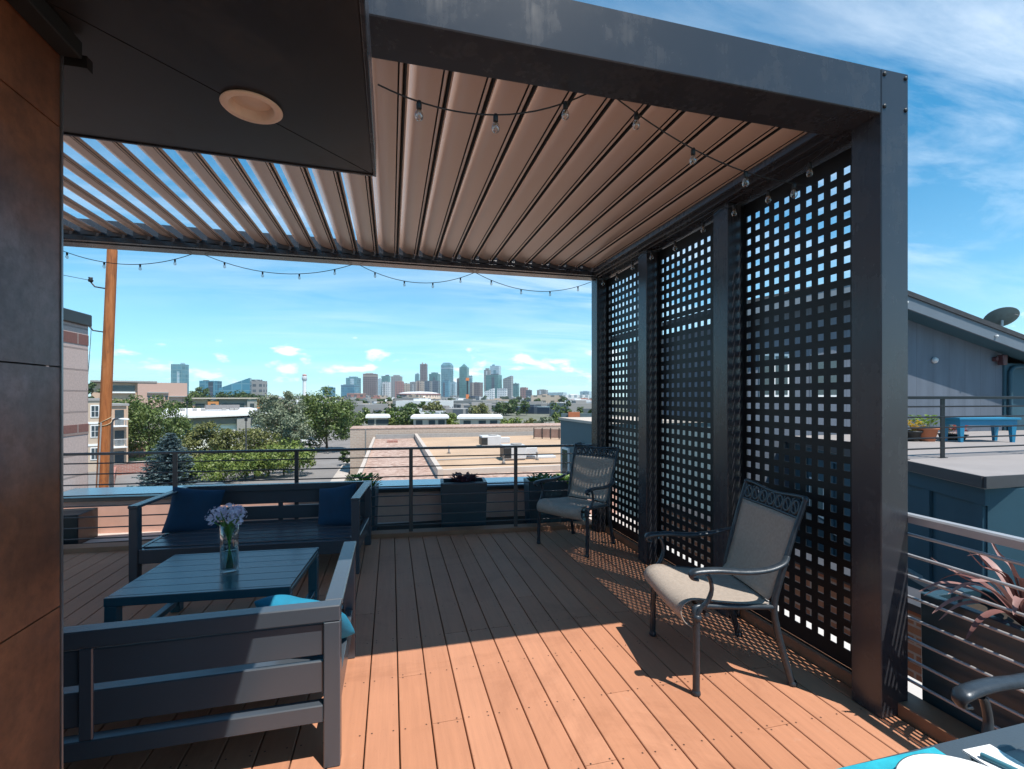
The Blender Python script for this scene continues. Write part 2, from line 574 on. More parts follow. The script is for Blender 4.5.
# deck boards -------------------------------------------------------
BP = .1453
mb = MB()
rnd = random.Random(3)
k0, k1 = -27, 16
for k in range(k0, k1):
    xa = .036 + k * BP + .003
    xb = xa + BP - .006
    if xa > 2.30:
        break
    xb = min(xb, 2.30)
    yend = rail_y(xa) - .07
    y = -2.4 + rnd.choice([0, .406, .812, 1.218, 1.624])
    cuts = [-2.4]
    while y < yend - .5:
        if y > -2.3:
            cuts.append(.16 + round((y - .16) / .406) * .406)
        y += rnd.choice([3.654, 4.06, 4.466, 4.872])
    cuts.append(yend)
    for a, b in zip(cuts[:-1], cuts[1:]):
        if b - a < .05:
            continue
        mb.cur = 0
        e = .0015
        c = .003
        # slightly eased long edges
        prof = [(xa, -.025), (xb, -.025), (xb, -c), (xb - c, 0), (xa + c, 0), (xa, -c)]
        vs = [(px, a + e, pz) for px, pz in prof] + [(px, b - e, pz) for px, pz in prof]
        mb.add(vs, [(i, (i + 1) % 6, 6 + (i + 1) % 6, 6 + i) for i in range(6)] + [(5, 4, 3, 2, 1, 0), (6, 7, 8, 9, 10, 11)])
    mb.cur = 1
    j = -6
    while .16 + j * .406 < yend - .05:
        jy = .16 + j * .406
        j += 1
        if jy < -2.3:
            continue
        for sx in (xa + .024, xb - .024):
            yy = jy + rnd.uniform(-.006, .006)
            cx = sx + rnd.uniform(-.004, .004)
            for dy in ((0,) if rnd.random() < .8 else (-.012, .014)):
                n = 8
                mb.add([(cx + .0042 * math.cos(2 * PI * q / n), yy + dy + .0042 * math.sin(2 * PI * q / n), .0012) for q in range(n)], [tuple(range(n))])
deck = structure(mb.build('deck', [M['deck'], M['screw']]))
mb = MB()
mb.box(-4.0, 2.42, -2.45, 5.9, -.12, -.03)
structure(mb.build('deck_underlay', M['gapdark']))
# kerb along the two open edges
mb = MB()
mb.box(2.31, 2.45, -2.4, 5.02, -.03, .062)
mb.prism([(-3.9, rail_y(-3.9) - .065), (2.305, rail_y(2.305) - .065), (2.305, rail_y(2.305) + .09), (-3.9, rail_y(-3.9) + .09)], -.03, .045)
structure(mb.build('deck_kerb', M['kerb'], bevel=.004))
# ledge behind the far railing
mb = MB()
mb.prism([(-3.74, rail_y(-3.74) + .09), (2.95, rail_y(2.95) + .09), (2.95, 5.95), (-3.74, 6.5)], -.3, -.045)
structure(mb.build('ledge_floor', M['ledge']))

# parapet wall ---------------------------------------------------------
def par_y(x):
    return 5.98 - .10 * x
pw = thing('parapet_wall', 'low pink stucco parapet with metal cap coloured as reflected sky behind the far railing', 'wall', (0, 0, 0))
mb = MB()
mb.prism([(-3.74, par_y(-3.74) + .03), (2.9, par_y(2.9) + .03), (2.9, par_y(2.9) + .53), (-3.74, par_y(-3.74) + .53)], -.3, .325)
mb.build('wall', M['stucco'], pw)
mb = MB()
mb.prism([(-3.74, par_y(-3.74)), (2.9, par_y(2.9)), (2.9, par_y(2.9) + .56), (-3.74, par_y(-3.74) + .56)], .365, .385)
mb.build('cap', M['cap'], pw, bevel=.004)
mb = MB()
mb.prism([(-3.74, par_y(-3.74) + .005), (2.9, par_y(2.9) + .005), (2.9, par_y(2.9) + .555), (-3.74, par_y(-3.74) + .555)], .325, .3648)
mb.build('drip_edge', M['capdark'], pw)

# house corner with tile cladding and roof overhang ---------------------------
hs = thing('house', 'dark house corner clad in rust brown metallic tiles under a black roof overhang', 'house', (-.767, 1.363, 0))
HX, HY = -.767, 1.363
mb = MB()
mb.box(-3.2, -.02, -4.2, -.014, -.02, 2.36)
mb.build('wall', M['soffit'], hs)
mb = MB()
th = .572
zb = [0.0]
z = .572 - .265
z = 1.5 - .509 - th + .002
rows = [0, .43, 1.0, 1.572, 2.144, 2.36]
ycuts = [0, -1.18, -2.36, -3.54, -4.2]
for a, b in zip(rows[:-1], rows[1:]):
    for ya, yb in zip(ycuts[:-1], ycuts[1:]):
        mb.box(-.02, 0, yb + .0018, ya - .0018, a + .0018, b - .0018)
mb.build('tile_cladding', M['tile'], hs)
mb = MB()
mb.box(-.022, .003, -.0001, .006, 0, 2.36)
mb.build('corner_trim', M['trim'], hs)
# roof overhang: slab with mitred soffit panels
ov = MB()
ye = lambda xl: .537 + .052 * (xl - .70)
ov.prism([(.70, -4.2), (.70, ye(.70)), (-2.6, ye(-2.6)), (-2.6, -4.2)], .006, .13)
ovo = ov.build('roof_overhang', M['soffit'], hs, loc=(0, 0, 2.36))
sof = MB()
g = .003
# two soffit sheets that meet on the mitre running back from the corner
sof.prism([(.697, .534), (.697, -4.2), (-.03, -4.2), (-.03, -.193 + 0 * g)], 0, .006)
sof.prism([(.697 - 2 * g, .534), (-.03 - 2 * g, -.193), (-2.6, -.193), (-2.6, ye(-2.6) - .003)], 0, .006)
sof.build('soffit', M['soffit'], ovo)
fs_ = MB()
fs_.box(.70, .712, -4.2, .549, -.004, .136)
fs_.prism([(.70, ye(.70)), (-2.6, ye(-2.6)), (-2.6, ye(-2.6) + .012), (.70, ye(.70) + .012)], -.004, .136)
fs_.build('fascia', M['pergola'], ovo, bevel=.002)
def punch(o, loc, rad, z0, z1):
    c = MB().lathe([(0, z0), (rad, z0), (rad, z1), (0, z1)], 40, loc).build('punch', M['soffit'])
    bpy.context.view_layer.update()
    c.matrix_world = ovo.matrix_world.copy()
    md = o.modifiers.new('hole', 'BOOLEAN')
    md.object = c
    md.operation = 'DIFFERENCE'
    md.solver = 'EXACT'
    bpy.context.view_layer.update()
    me = bpy.data.meshes.new_from_object(o.evaluated_get(bpy.context.evaluated_depsgraph_get()))
    o.modifiers.clear()
    o.data = me
    bpy.data.objects.remove(c)
lt = MB()
lt.lathe([(.060, -.0005), (.081, -.0005), (.083, -.003), (.080, -.006), (.064, -.007), (.060, -.004), (.057, .012), (.054, .022), (.0, .024)], 40)
lto = lt.build('recessed_light', M['lightrim'], ovo, loc=(-.399 - HX, 1.547 - HY, 0))
lt = MB()
lt.lathe([(.053, .018), (.035, .013), (.0, .010)], 32)
lt.build('recessed_light_lens', M['lightlens'], ovo, loc=(-.399 - HX, 1.547 - HY, 0))
punch(ovo, (-.399 - HX, 1.547 - HY, 0), .062, -.02, .07)
punch([c_ for c_ in ovo.children if c_.name.startswith('soffit')][0], (-.399 - HX, 1.547 - HY, 0), .062, -.02, .07)
# blind case hung at the top of the wall
mb = MB()
mb.box(0.001, .048, -3.2, -.005, 2.312, 2.354)
mb.build('blind_case', M['seam'], hs, bevel=.003)
mb = MB()
mb.box(.0035, .05, .0065, .03, 2.30, 2.33)
mb.build('bracket', M['soffit'], hs)
# body of the building below the terrace
mb = MB()
mb.box(-2.9, 3.1, -5, 4.3, -7.4, -.13)
mb.build('lower_wall', M['stucco'], hs)

# pergola -------------------------------------------------------------------
pg = thing('pergola', 'charcoal metal pergola with tilted brown louvre roof and black perforated side screens', 'pergola', (0, 0, 0))
PX0, PX1, PW = 2.21, 2.375, .15
ZB, ZT = 2.82, 3.03
posts = [1.70, 2.735, 3.785, 4.83]
FARY = 4.83
mb = MB(); mb.box(PX0, PX1, posts[0], posts[0] + PW, 0, ZT); mb.build('post', M['pergola'], pg, bevel=.004)
for y in posts[1:]:
    mb = MB(); mb.box(PX0, PX1, y, y + PW, 0, ZB - .002); mb.build('post', M['pergola'], pg, bevel=.004)
for y in (1.70, 4.83):
    mb = MB(); mb.box(-4.15, -4.0, y, y + PW, 0, ZT); mb.build('post', M['pergola'], pg, bevel=.004)
mb = MB(); mb.box(-3.998, PX0 - .002, 1.70, 1.85, ZB, ZT); mb.build('beam', M['pergola'], pg, bevel=.004)
mb = MB(); mb.box(-3.998, PX1, FARY, FARY + .15, ZB, ZT); mb.build('beam', M['pergola'], pg, bevel=.004)
mb = MB(); mb.box(PX0 + .003, PX1 - .003, 1.852, FARY - .002, ZB, ZT - .003); mb.build('beam', M['pergola'], pg, bevel=.004)
mb = MB(); mb.box(-4.147, -4.0, 1.852, FARY - .002, ZB, ZT - .003); mb.build('beam', M['pergola'], pg, bevel=.004)
# gutters inside the frame
mb = MB(); mb.box(-3.99, PX0 - .01, 1.852, 1.925, ZB + .006, ZB + .05); mb.build('gutter', M['pergola'], pg, bevel=.003)
mb = MB(); mb.box(-3.99, PX0 - .01, FARY - .06, FARY - .002, ZB + .008, ZB + .05)
mb.box(-3.99, PX0 - .01, FARY - .028, FARY - .002, ZB + .052, ZB + .10)
mb.build('gutter', M['pergola'], pg, bevel=.003)
mb = MB(); mb.box(PX0 - .045, PX0 + .001, 1.93, FARY - .065, ZB + .006, ZB + .05)
mb.box(PX0 - .085, PX0 - .049, 1.93, FARY - .065, ZB + .03, ZB + .07)
mb.build('gutter', M['pergola'], pg, bevel=.003)
# corner bolts on the near post
for bx_ in (2.228, 2.357):
    for bz in (3.005, 2.855):
        mb = MB(); mb.lathe([(0, .0), (.009, .0), (.010, .003), (.006, .006), (0, .006)], 12, (bx_, 1.699, bz), (0, -1, 0)); mb.build('bolt', M['capdark'], pg)
# louvres: left end of every blade is the higher one
LP, LW = .19, .205
def louver_profile():
    """underside from the high left edge to the low right edge, then the top back; third value marks grooves painted black as gap shade"""
    h = LW / 2
    lo = [(-h, .004, 0), (-h + .006, .000, 0), (-h + .012, -.006, 0), (-h + .020, -.008, 0), (-h + .024, -.010, 0)]
    n = 14
    for i in range(n + 1):
        t = i / n
        lo.append((-h + .026 + (LW - .026 - .034) * t, -.011 - .021 * math.sin(PI * min(1, t * 1.02)) ** .8 * (1 - .35 * t), 0))
    lo += [(h - .034, -.010, 1), (h - .033, .002, 1), (h - .027, .002, 1), (h - .026, -.010, 0), (h - .014, -.011, 0), (h - .012, -.006, 1), (h - .011, .003, 1), (h - .004, .003, 1), (h - .003, -.007, 1), (h + .006, -.007, 0)]
    up = [(h + .010, .006, 0), (h, .012, 0), (0, .017, 0), (-h, .012, 0)]
    return lo + up
prof3 = louver_profile()
prof = [(a_, b_) for a_, b_, c_ in prof3]
tilt = R(24)
base = MB()
pr = [(u * math.cos(tilt) + w_ * math.sin(tilt), -u * math.sin(tilt) + w_ * math.cos(tilt)) for u, w_ in prof]
base.extrude_profile(pr, (0, 1.856, 0), (0, 4.772, 0), side=Vector((1, 0, 0)), smooth=True)
for i, (a_, b_, c_) in enumerate(prof3):
    base.mi[i] = c_  # black in the grooves stands for the shade between blades
lme = None
k = 0
x = 2.06
while x > -3.95:
    if lme is None:
        o = base.build('louver', [M['louver'], M['seam']], pg)
        lme = o
        md = o.modifiers.new('edges', 'EDGE_SPLIT'); md.split_angle = R(40)
        mb = MB()
        mb.lathe([(0, 0), (.014, 0), (.014, .024), (0, .024)], 10, (.02, 4.80, -.02), (0, -1, 0))
        mb.box(-.045, .06, 4.774, 4.779, -.065, -.005)
        mb.build('pivot_bracket', M['rail'], lme)
    else:
        o = copy_tree(lme, pg)
    o.location = (x, 0, 2.945)
    x -= LP
    k += 1
# perforated screens
def screen(y0, y1):
    mb = MB()
    X, T = PX1 - .040, .0045
    z0, z1 = .075, ZB - .012
    P = .0786
    ny = int((y1 - y0 - .01) / P)
    my = (y1 - y0 - ny * P) / 2
    nz = 33
    mz = .07
    bar = .040
    ys = [y0]
    for i in range(ny):
        ys += [y0 + my + i * P + bar / 2, y0 + my + (i + 1) * P - bar / 2]
    ys.append(y1)
    zs = [z0]
    for i in range(nz):
        zs += [z0 + mz + i * P + bar / 2, z0 + mz + (i + 1) * P - bar / 2]
    zs.append(z1)
    A, B = len(ys), len(zs)
    vs = [(X, y, z) for y in ys for z in zs] + [(X + T, y, z) for y in ys for z in zs]
    off = A * B
    fs = []
    for i in range(A - 1):
        for j in range(B - 1):
            a, b, c, d = i * B + j, (i + 1) * B + j, (i + 1) * B + j + 1, i * B + j + 1
            if i % 2 == 1 and j % 2 == 1:
                fs += [(a, b, off + b, off + a), (b, c, off + c, off + b), (c, d, off + d, off + c), (d, a, off + a, off + d)]
            else:
                fs += [(a, d, c, b), (off + a, off + b, off + c, off + d)]
    for i in range(A - 1):
        fs += [(i * B, (i + 1) * B, off + (i + 1) * B, off + i * B), (i * B + B - 1, off + i * B + B - 1, off + (i + 1) * B + B - 1, (i + 1) * B + B - 1)]
    mb.add(vs, fs)
    # return flanges
    mb.box(X - .02, X, y0, y0 + .003, z0, z1)
    mb.box(X - .02, X, y1 - .003, y1, z0, z1)
    mb.box(X - .016, X - .0005, y0 + .004, y1 - .004, z0 - .006, z0 - .001)
    mb.build('lattice_screen', M['lattice'], pg)
for a, b in zip(posts[:-1], posts[1:]):
    screen(a + PW + .002, b - .002)

# festoon lights ----------------------------------------------------------------
def festoon(label, hooks, sag, per, group, size=.8, r=.0032):
    root = thing('string_light', label, 'string lights', hooks[0], group=group)
    o0 = Vector(hooks[0])
    cord = MB()
    bulbs = []
    for a, b in zip(hooks[:-1], hooks[1:]):
        a, b = Vector(a) - o0, Vector(b) - o0
        pts = []
        for i in range(17):
            t = i / 16
            p = a.lerp(b, t)
            p.z -= sag * 4 * t * (1 - t)
            pts.append(p)
        cord.tube(pts, r, 6)
        for q in range(per):
            t = (q + .5) / per
            p = a.lerp(b, t)
            p.z -= sag * 4 * t * (1 - t)
            bulbs.append(p)
    cord.build('cord', M['cord'], root)
    first = None
    for p in bulbs:
        if first is None:
            s = MB()
            s.lathe([(0, .004), (.011, .003), (.0135, -.012), (.0135, -.034), (.010, -.038), (0, -.038)], 12)
            so_ = s.build('bulb_socket', M['cord'], root, loc=p)
            so_.scale = (size, size, size)
            s = MB()
            s.lathe([(.009, -.037), (.017, -.050), (.0215, -.066), (.0205, -.080), (.013, -.091), (0, -.095)], 14)
            bo = s.build('bulb', M['bulb'], so_)
            s = MB()
            s.tube([(-.004, 0, -.038), (-.005, 0, -.062), (0, .003, -.072), (.005, 0, -.062), (.004, 0, -.038)], .0016, 5)
            s.build('filament', M['filament'], so_)
            first = so_
        else:
            c = copy_tree(first, root)
            c.location = p
    return root
def fb(x, y, Y=4.80):
    t = Vector(((x - 512) / F_PX * CS + SN, -(x - 512) / F_PX * SN + CS, (HORIZ - y) / F_PX))
    t = t * (Y / t.y)
    return (t.x, Y, EYE + t.z)
yb_ = FARY + .10
far = [(-3.9, yb_, 2.80)] + [(fb(x, 0, yb_)[0], yb_, 2.812) for x in (48, 192)]
festoon('black string lights swagging under the left end of the far pergola beam', far[1:] , .13, 4, 'string lights on the pergola', .58)
festoon('black string lights swagging under the far beam left of its middle', [(fb(205, 0, yb_)[0], yb_, 2.812), (fb(352, 0, yb_)[0], yb_, 2.812)], .13, 4, 'string lights on the pergola', .58)
festoon('black string lights swagging under the far beam above the skyline', [(fb(360, 0, yb_)[0], yb_, 2.812), (fb(474, 0, yb_)[0], yb_, 2.812)], .14, 4, 'string lights on the pergola', .58)
festoon('black string lights swagging under the right end of the far beam', [(fb(476, 0, yb_)[0], yb_, 2.812), (2.19, yb_, 2.80)], .15, 4, 'string lights on the pergola', .58)
festoon('string lights with clear bulbs sagging below the brown louvres from the roof overhang', [(-.05, 1.915, 2.72), fb(598, 88, 1.96)], .12, 3, 'string lights on the pergola')
festoon('string lights with clear bulbs running from the near beam down to the corner post', [fb(606, 90, 1.96), (2.185, 2.02, 2.62)], .10, 4, 'string lights on the pergola')
festoon('string lights with clear bulbs strung along the beam over the side screens', [(2.195, 1.93, 2.80), (2.195, 2.80, 2.80), (2.195, 3.85, 2.80), (2.195, 4.80, 2.80)], .06, 3, 'string lights on the pergola')

# railings ---------------------------------------------------------------------------
def railing(name, label, pts_posts, line, ends, ztop, zlow, n, mats, group, post_w=.04, r=.0065, top=(.022, .012), z0=.03, side=0):
    """line(t) -> xy ; posts at parameters pts_posts"""
    root = thing(name, label, 'railing', (line(ends[0])[0], line(ends[0])[1], 0), group=group)
    o0 = Vector((line(ends[0])[0], line(ends[0])[1], 0))
    a = Vector((*line(ends[0]), 0)) - o0
    b = Vector((*line(ends[1]), 0)) - o0
    d = (b - a).normalized()
    ang = math.atan2(d.y, d.x)
    def post(p):
        m_ = MB()
        mt = Matrix.Translation(Vector((*line(p), 0)) - o0) @ Matrix.Rotation(ang, 4, 'Z')
        m_.box(-post_w / 2, post_w / 2, -.008, .008, z0, ztop - top[1] - .001, mt)
        m_.box(-post_w * .9, post_w * .9, -.03, .03, z0, z0 + .008, mt)
        m_.build('post', mats[0], root, bevel=.002)
    for p in pts_posts:
        post(p)
    m_ = MB()
    h, v = top
    m_.extrude_profile([(-h, -v), (h, -v), (h, v * .6), (h * .75, v), (-h * .75, v), (-h, v * .6)], a + Vector((0, 0, ztop - v)), b + Vector((0, 0, ztop - v)))
    m_.build('top_rail', mats[0], root)
    for i in range(n):
        z = zlow + (ztop - zlow) * i / n
        m_ = MB()
        m_.tube([a + Vector((0, 0, z)), b + Vector((0, 0, z))], r, 8)
        m_.build('bar', mats[1], root)
    return root
railing('railing', 'grey metal bar railing across the far edge of the deck', [-3.25, -2.10, -.955, .21, 1.36], lambda t: (t, rail_y(t)), (-3.7, 2.30), .955, .115, 8, (M['rail'], M['rail']), 'railings of the terraces')
railing('railing', 'bright metal bar railing beside the large dark planter right of the corner post', [-1.2, .35], lambda t: (2.395, t), (-1.9, 1.745), .945, .150, 8, (M['railbright'], M['railbright']), 'railings of the terraces', z0=.06, r=.0075, top=(.024, .02))

# ------------------------------------------------------------------ sofas
def sofa(name, label, W, D, H, loc, rotz, group):
    """back along the +y side, open towards -y; local origin in the middle of the back edge on the floor"""
    root = thing(name, label, 'sofa', loc, rotz, group)
    t = .064
    hx = W / 2
    bv = .004
    def part(nm, *boxes, m=M['sofa']):
        b = MB()
        for bx in boxes:
            b.box(*bx)
        return b.build(nm, m, root, bevel=bv)
    for sx in (-1, 1):
        xo, xi = sx * hx, sx * (hx - t)
        x0, x1 = min(xo, xi), max(xo, xi)
        part('leg', (x0, x1, -t, 0, 0, H - t - .0005))
        part('leg', (x0, x1, -D, -D + t, 0, H - .024))
        part('armrest', (x0 - .004, x1 + .004, -D - .006, -t - .001, H - .0235, H))
        part('side_rail', (x0 + .012, x1 - .012, -D + t + .001, -t - .001, .17, .29))
    part('top_rail', (-hx, hx, -t, 0, H - t, H))
    part('bottom_rail', (-hx + t + .001, hx - t - .001, -t + .006, -.006, .185, .255))
    part('back_slat', (-hx + t + .001, hx - t - .001, -.038, -.018, .452, .580))
    part('back_slat', (-hx + t + .001, hx - t - .001, -.038, -.018, .300, .428))
    nb = 1
    for i in range(nb):
        x = -hx + W * (i + 1) / (nb + 1)
        part('back_support', (x - .022, x + .022, -.0175, -.004, .2555, H - t - .0005))
    part('front_rail', (-hx + t + .001, hx - t - .001, -D + .008, -D + .058, .18, .29))
    n = 6
    dep = D - .10 - .07
    for i in range(n):
        y0 = -D + .061 + (dep + .02) * i / n
        part('seat_slat', (-hx + t + .012, hx - t - .012, y0, y0 + (dep + .02) / n - .012, .281, .300))
    return root
# near sofa: its back faces the camera (local +y turned towards -Y)
sofa('sofa', 'slate grey metal slatted sofa seen from behind, its right back half in sunlight', 1.74, .88, .655, (-.2 - .87, 2.03, 0), PI, 'slate grey garden sofas')
# far sofa: faces the camera
fa = R(-4.6)
sofa('sofa', 'slate grey metal slatted sofa facing the coffee table with two navy pillows', 1.74, .86, .645, (-1.06, 5.12, 0), fa, 'slate grey garden sofas')

def pillow(label, s, loc, rot, m, group=None, th=.13):
    n = 14
    mb = MB()
    vs, fs = [], []
    for side in (1, -1):
        for i in range(n + 1):
            for j in range(n + 1):
                u, v = i / n * 2 - 1, j / n * 2 - 1
                e = max(0, (1 - u ** 4) * (1 - v ** 4)) ** .55
                pinch = 1 - .10 * ((1 - u * u) * v * v + (1 - v * v) * u * u)
                wr = .012 * noise.noise(Vector((u * 2.3, v * 2.3, side * 3.1 + loc[0]))) * e
                vs.append((u * s / 2 * pinch, v * s / 2 * pinch, side * th / 2 * e + wr))
        o = 0 if side == 1 else (n + 1) ** 2
        for i in range(n):
            for j in range(n):
                q = (o + i * (n + 1) + j, o + (i + 1) * (n + 1) + j, o + (i + 1) * (n + 1) + j + 1, o + i * (n + 1) + j + 1)
                fs.append(q if side == 1 else q[::-1])
    mb.add(vs, fs, True)
    o = mb.build('pillow', m, None, loc=loc)
    bm_ = bmesh.new(); bm_.from_mesh(o.data); bmesh.ops.remove_doubles(bm_, verts=bm_.verts, dist=.0008); bm_.to_mesh(o.data); bm_.free()
    sb = o.modifiers.new('sub', 'SUBSURF'); sb.levels = 1; sb.render_levels = 1
    o.rotation_euler = rot
    return tag(o, label, 'pillow', group)
pillow('dark navy square pillow at the left end of the far sofa, behind the flowers', .45, (-1.75, 4.93, .455), (R(68), R(9), fa + R(16)), M['navy'], 'navy pillows on the far sofa')
pillow('dark navy square pillow leaning in the right corner of the far sofa', .43, (-.50, 4.80, .45), (R(70), R(-10), fa - R(20)), M['navy'], 'navy pillows on the far sofa')
pillow('bright turquoise pillow lying on the near sofa against its right arm', .42, (-.385, 2.43, .44), (R(-36), R(10), R(-16)), M['teal'])

# coffee table --------------------------------------------------------------------------
ct = thing('coffee_table', 'low slate grey slatted metal coffee table between the two sofas', 'table', (-1.03, 3.42, 0), R(-4.5))
TW, TD, TH = .97, .74, .385
for i in range(6):
    mb = MB()
    y0 = -TD / 2 + .03 + (TD - .06) * i / 6
    mb.box(-TW / 2 + .003, TW / 2 - .003, y0 + .0012, y0 + (TD - .06) / 6 - .0012, TH - .018, TH)
    mb.build('top_slat', M['table'], ct, bevel=.002)
mb = MB()
mb.box(-TW / 2, TW / 2, -TD / 2, -TD / 2 + .029, TH - .05, TH)
mb.box(-TW / 2, TW / 2, TD / 2 - .029, TD / 2, TH - .05, TH)
mb.box(-TW / 2, -TW / 2 + .03, -TD / 2 + .0295, TD / 2 - .0295, TH - .05, TH - .019)
mb.box(TW / 2 - .03, TW / 2, -TD / 2 + .0295, TD / 2 - .0295, TH - .05, TH - .019)
mb.build('frame', M['table'], ct, bevel=.003)
for sx in (-1, 1):
    for sy in (-1, 1):
        mb = MB()
        cx, cy = sx * (TW / 2 - .032), sy * (TD / 2 - .032)
        mb.box(cx - .03, cx + .03, cy - .03, cy + .03, 0, TH - .0505)
        mb.build('leg', M['table'], ct, bevel=.003)
for sx in (-1, 1):
    mb = MB()
    mb.box(sx * (TW / 2 - .032) - .022, sx * (TW / 2 - .032) + .022, -TD / 2 + .063, TD / 2 - .063, .05, .09)
    mb.build('stretcher', M['table'], ct, bevel=.003)

# vase with flowers -----------------------------------------------------------------------
VX, VY = -1.0, 3.37
vz = thing('vase', 'clear cylindrical glass vase of water on the slatted coffee table', 'vase', (VX, VY, TH + .001))
mb = MB()
mb.lathe([(0, 0), (.048, 0), (.052, .004), (.053, .20), (.054, .30), (.051, .302), (.0495, .30), (.0485, .20), (.047, .026), (0, .024)], 32)
mb.build('glass', M['glass'], vz)
mb = MB()
mb.lathe([(0, .0255), (.0465, .0275), (.0475, .135), (0, .135)], 28)
mb.build('water', M['water'], vz)
bq = thing('flower_bouquet', 'bunch of pale lilac flowers with green stems standing in the glass vase', 'flowers', (VX, VY, TH + .03))
rnd = random.Random(5)
st, lf, bl = MB(), MB(), MB()
for i in range(17):
    a = rnd.uniform(0, 2 * PI)
    r0 = rnd.uniform(0, .03)
    r1 = rnd.uniform(.02, .115)
    h = rnd.uniform(.325, .40) - r1 * .35
    tip = Vector((r1 * math.cos(a), r1 * math.sin(a) * .8, h))
    st.tube(bez([(-r0 * math.cos(a), -r0 * math.sin(a), .0), (r0 * .2 * math.cos(a), 0, .15), (r1 * .35 * math.cos(a), r1 * .3 * math.sin(a), .25), tip], 5), [.0030] * 15 + [.002], 6)
    # blossom head: many small florets, each five petals
    for q in range(26):
        d = Vector((rnd.gauss(0, 1), rnd.gauss(0, 1), rnd.gauss(.25, 1))).normalized()
        c = tip + d * rnd.uniform(.016, .034)
        u = d.orthogonal().normalized()
        vv = d.cross(u)
        ph = rnd.uniform(0, 6)
        s = rnd.uniform(.008, .0125)
        for k in range(5):
            t = ph + k * 2 * PI / 5
            p1 = u * math.cos(t) + vv * math.sin(t)
            p2 = u * math.cos(t + .55) + vv * math.sin(t + .55)
            p0 = u * math.cos(t - .55) + vv * math.sin(t - .55)
            bl.add([c, c + p0 * s * .7 + d * .002, c + p1 * s + d * .004, c + p2 * s * .7 + d * .002], [(0, 1, 2, 3)])
for i in range(10):
    a = rnd.uniform(0, 2 * PI)
    b0 = Vector((.02 * math.cos(a), .02 * math.sin(a), rnd.uniform(.17, .22)))
    tip = Vector((.07 * math.cos(a), .06 * math.sin(a), rnd.uniform(.29, .33)))
    mid = (b0 + tip) / 2 + Vector((.01 * math.cos(a), .01 * math.sin(a), .02))
    w_ = Vector((-math.sin(a), math.cos(a), 0)) * .012
    lf.add([b0, mid - w_, tip, mid + w_], [(0, 1, 2, 3)])
st.build('stem', M['stem'], bq)
lf.build('leaves', M['stem'], bq)
bl.build('blossom', M['bloom'], bq)

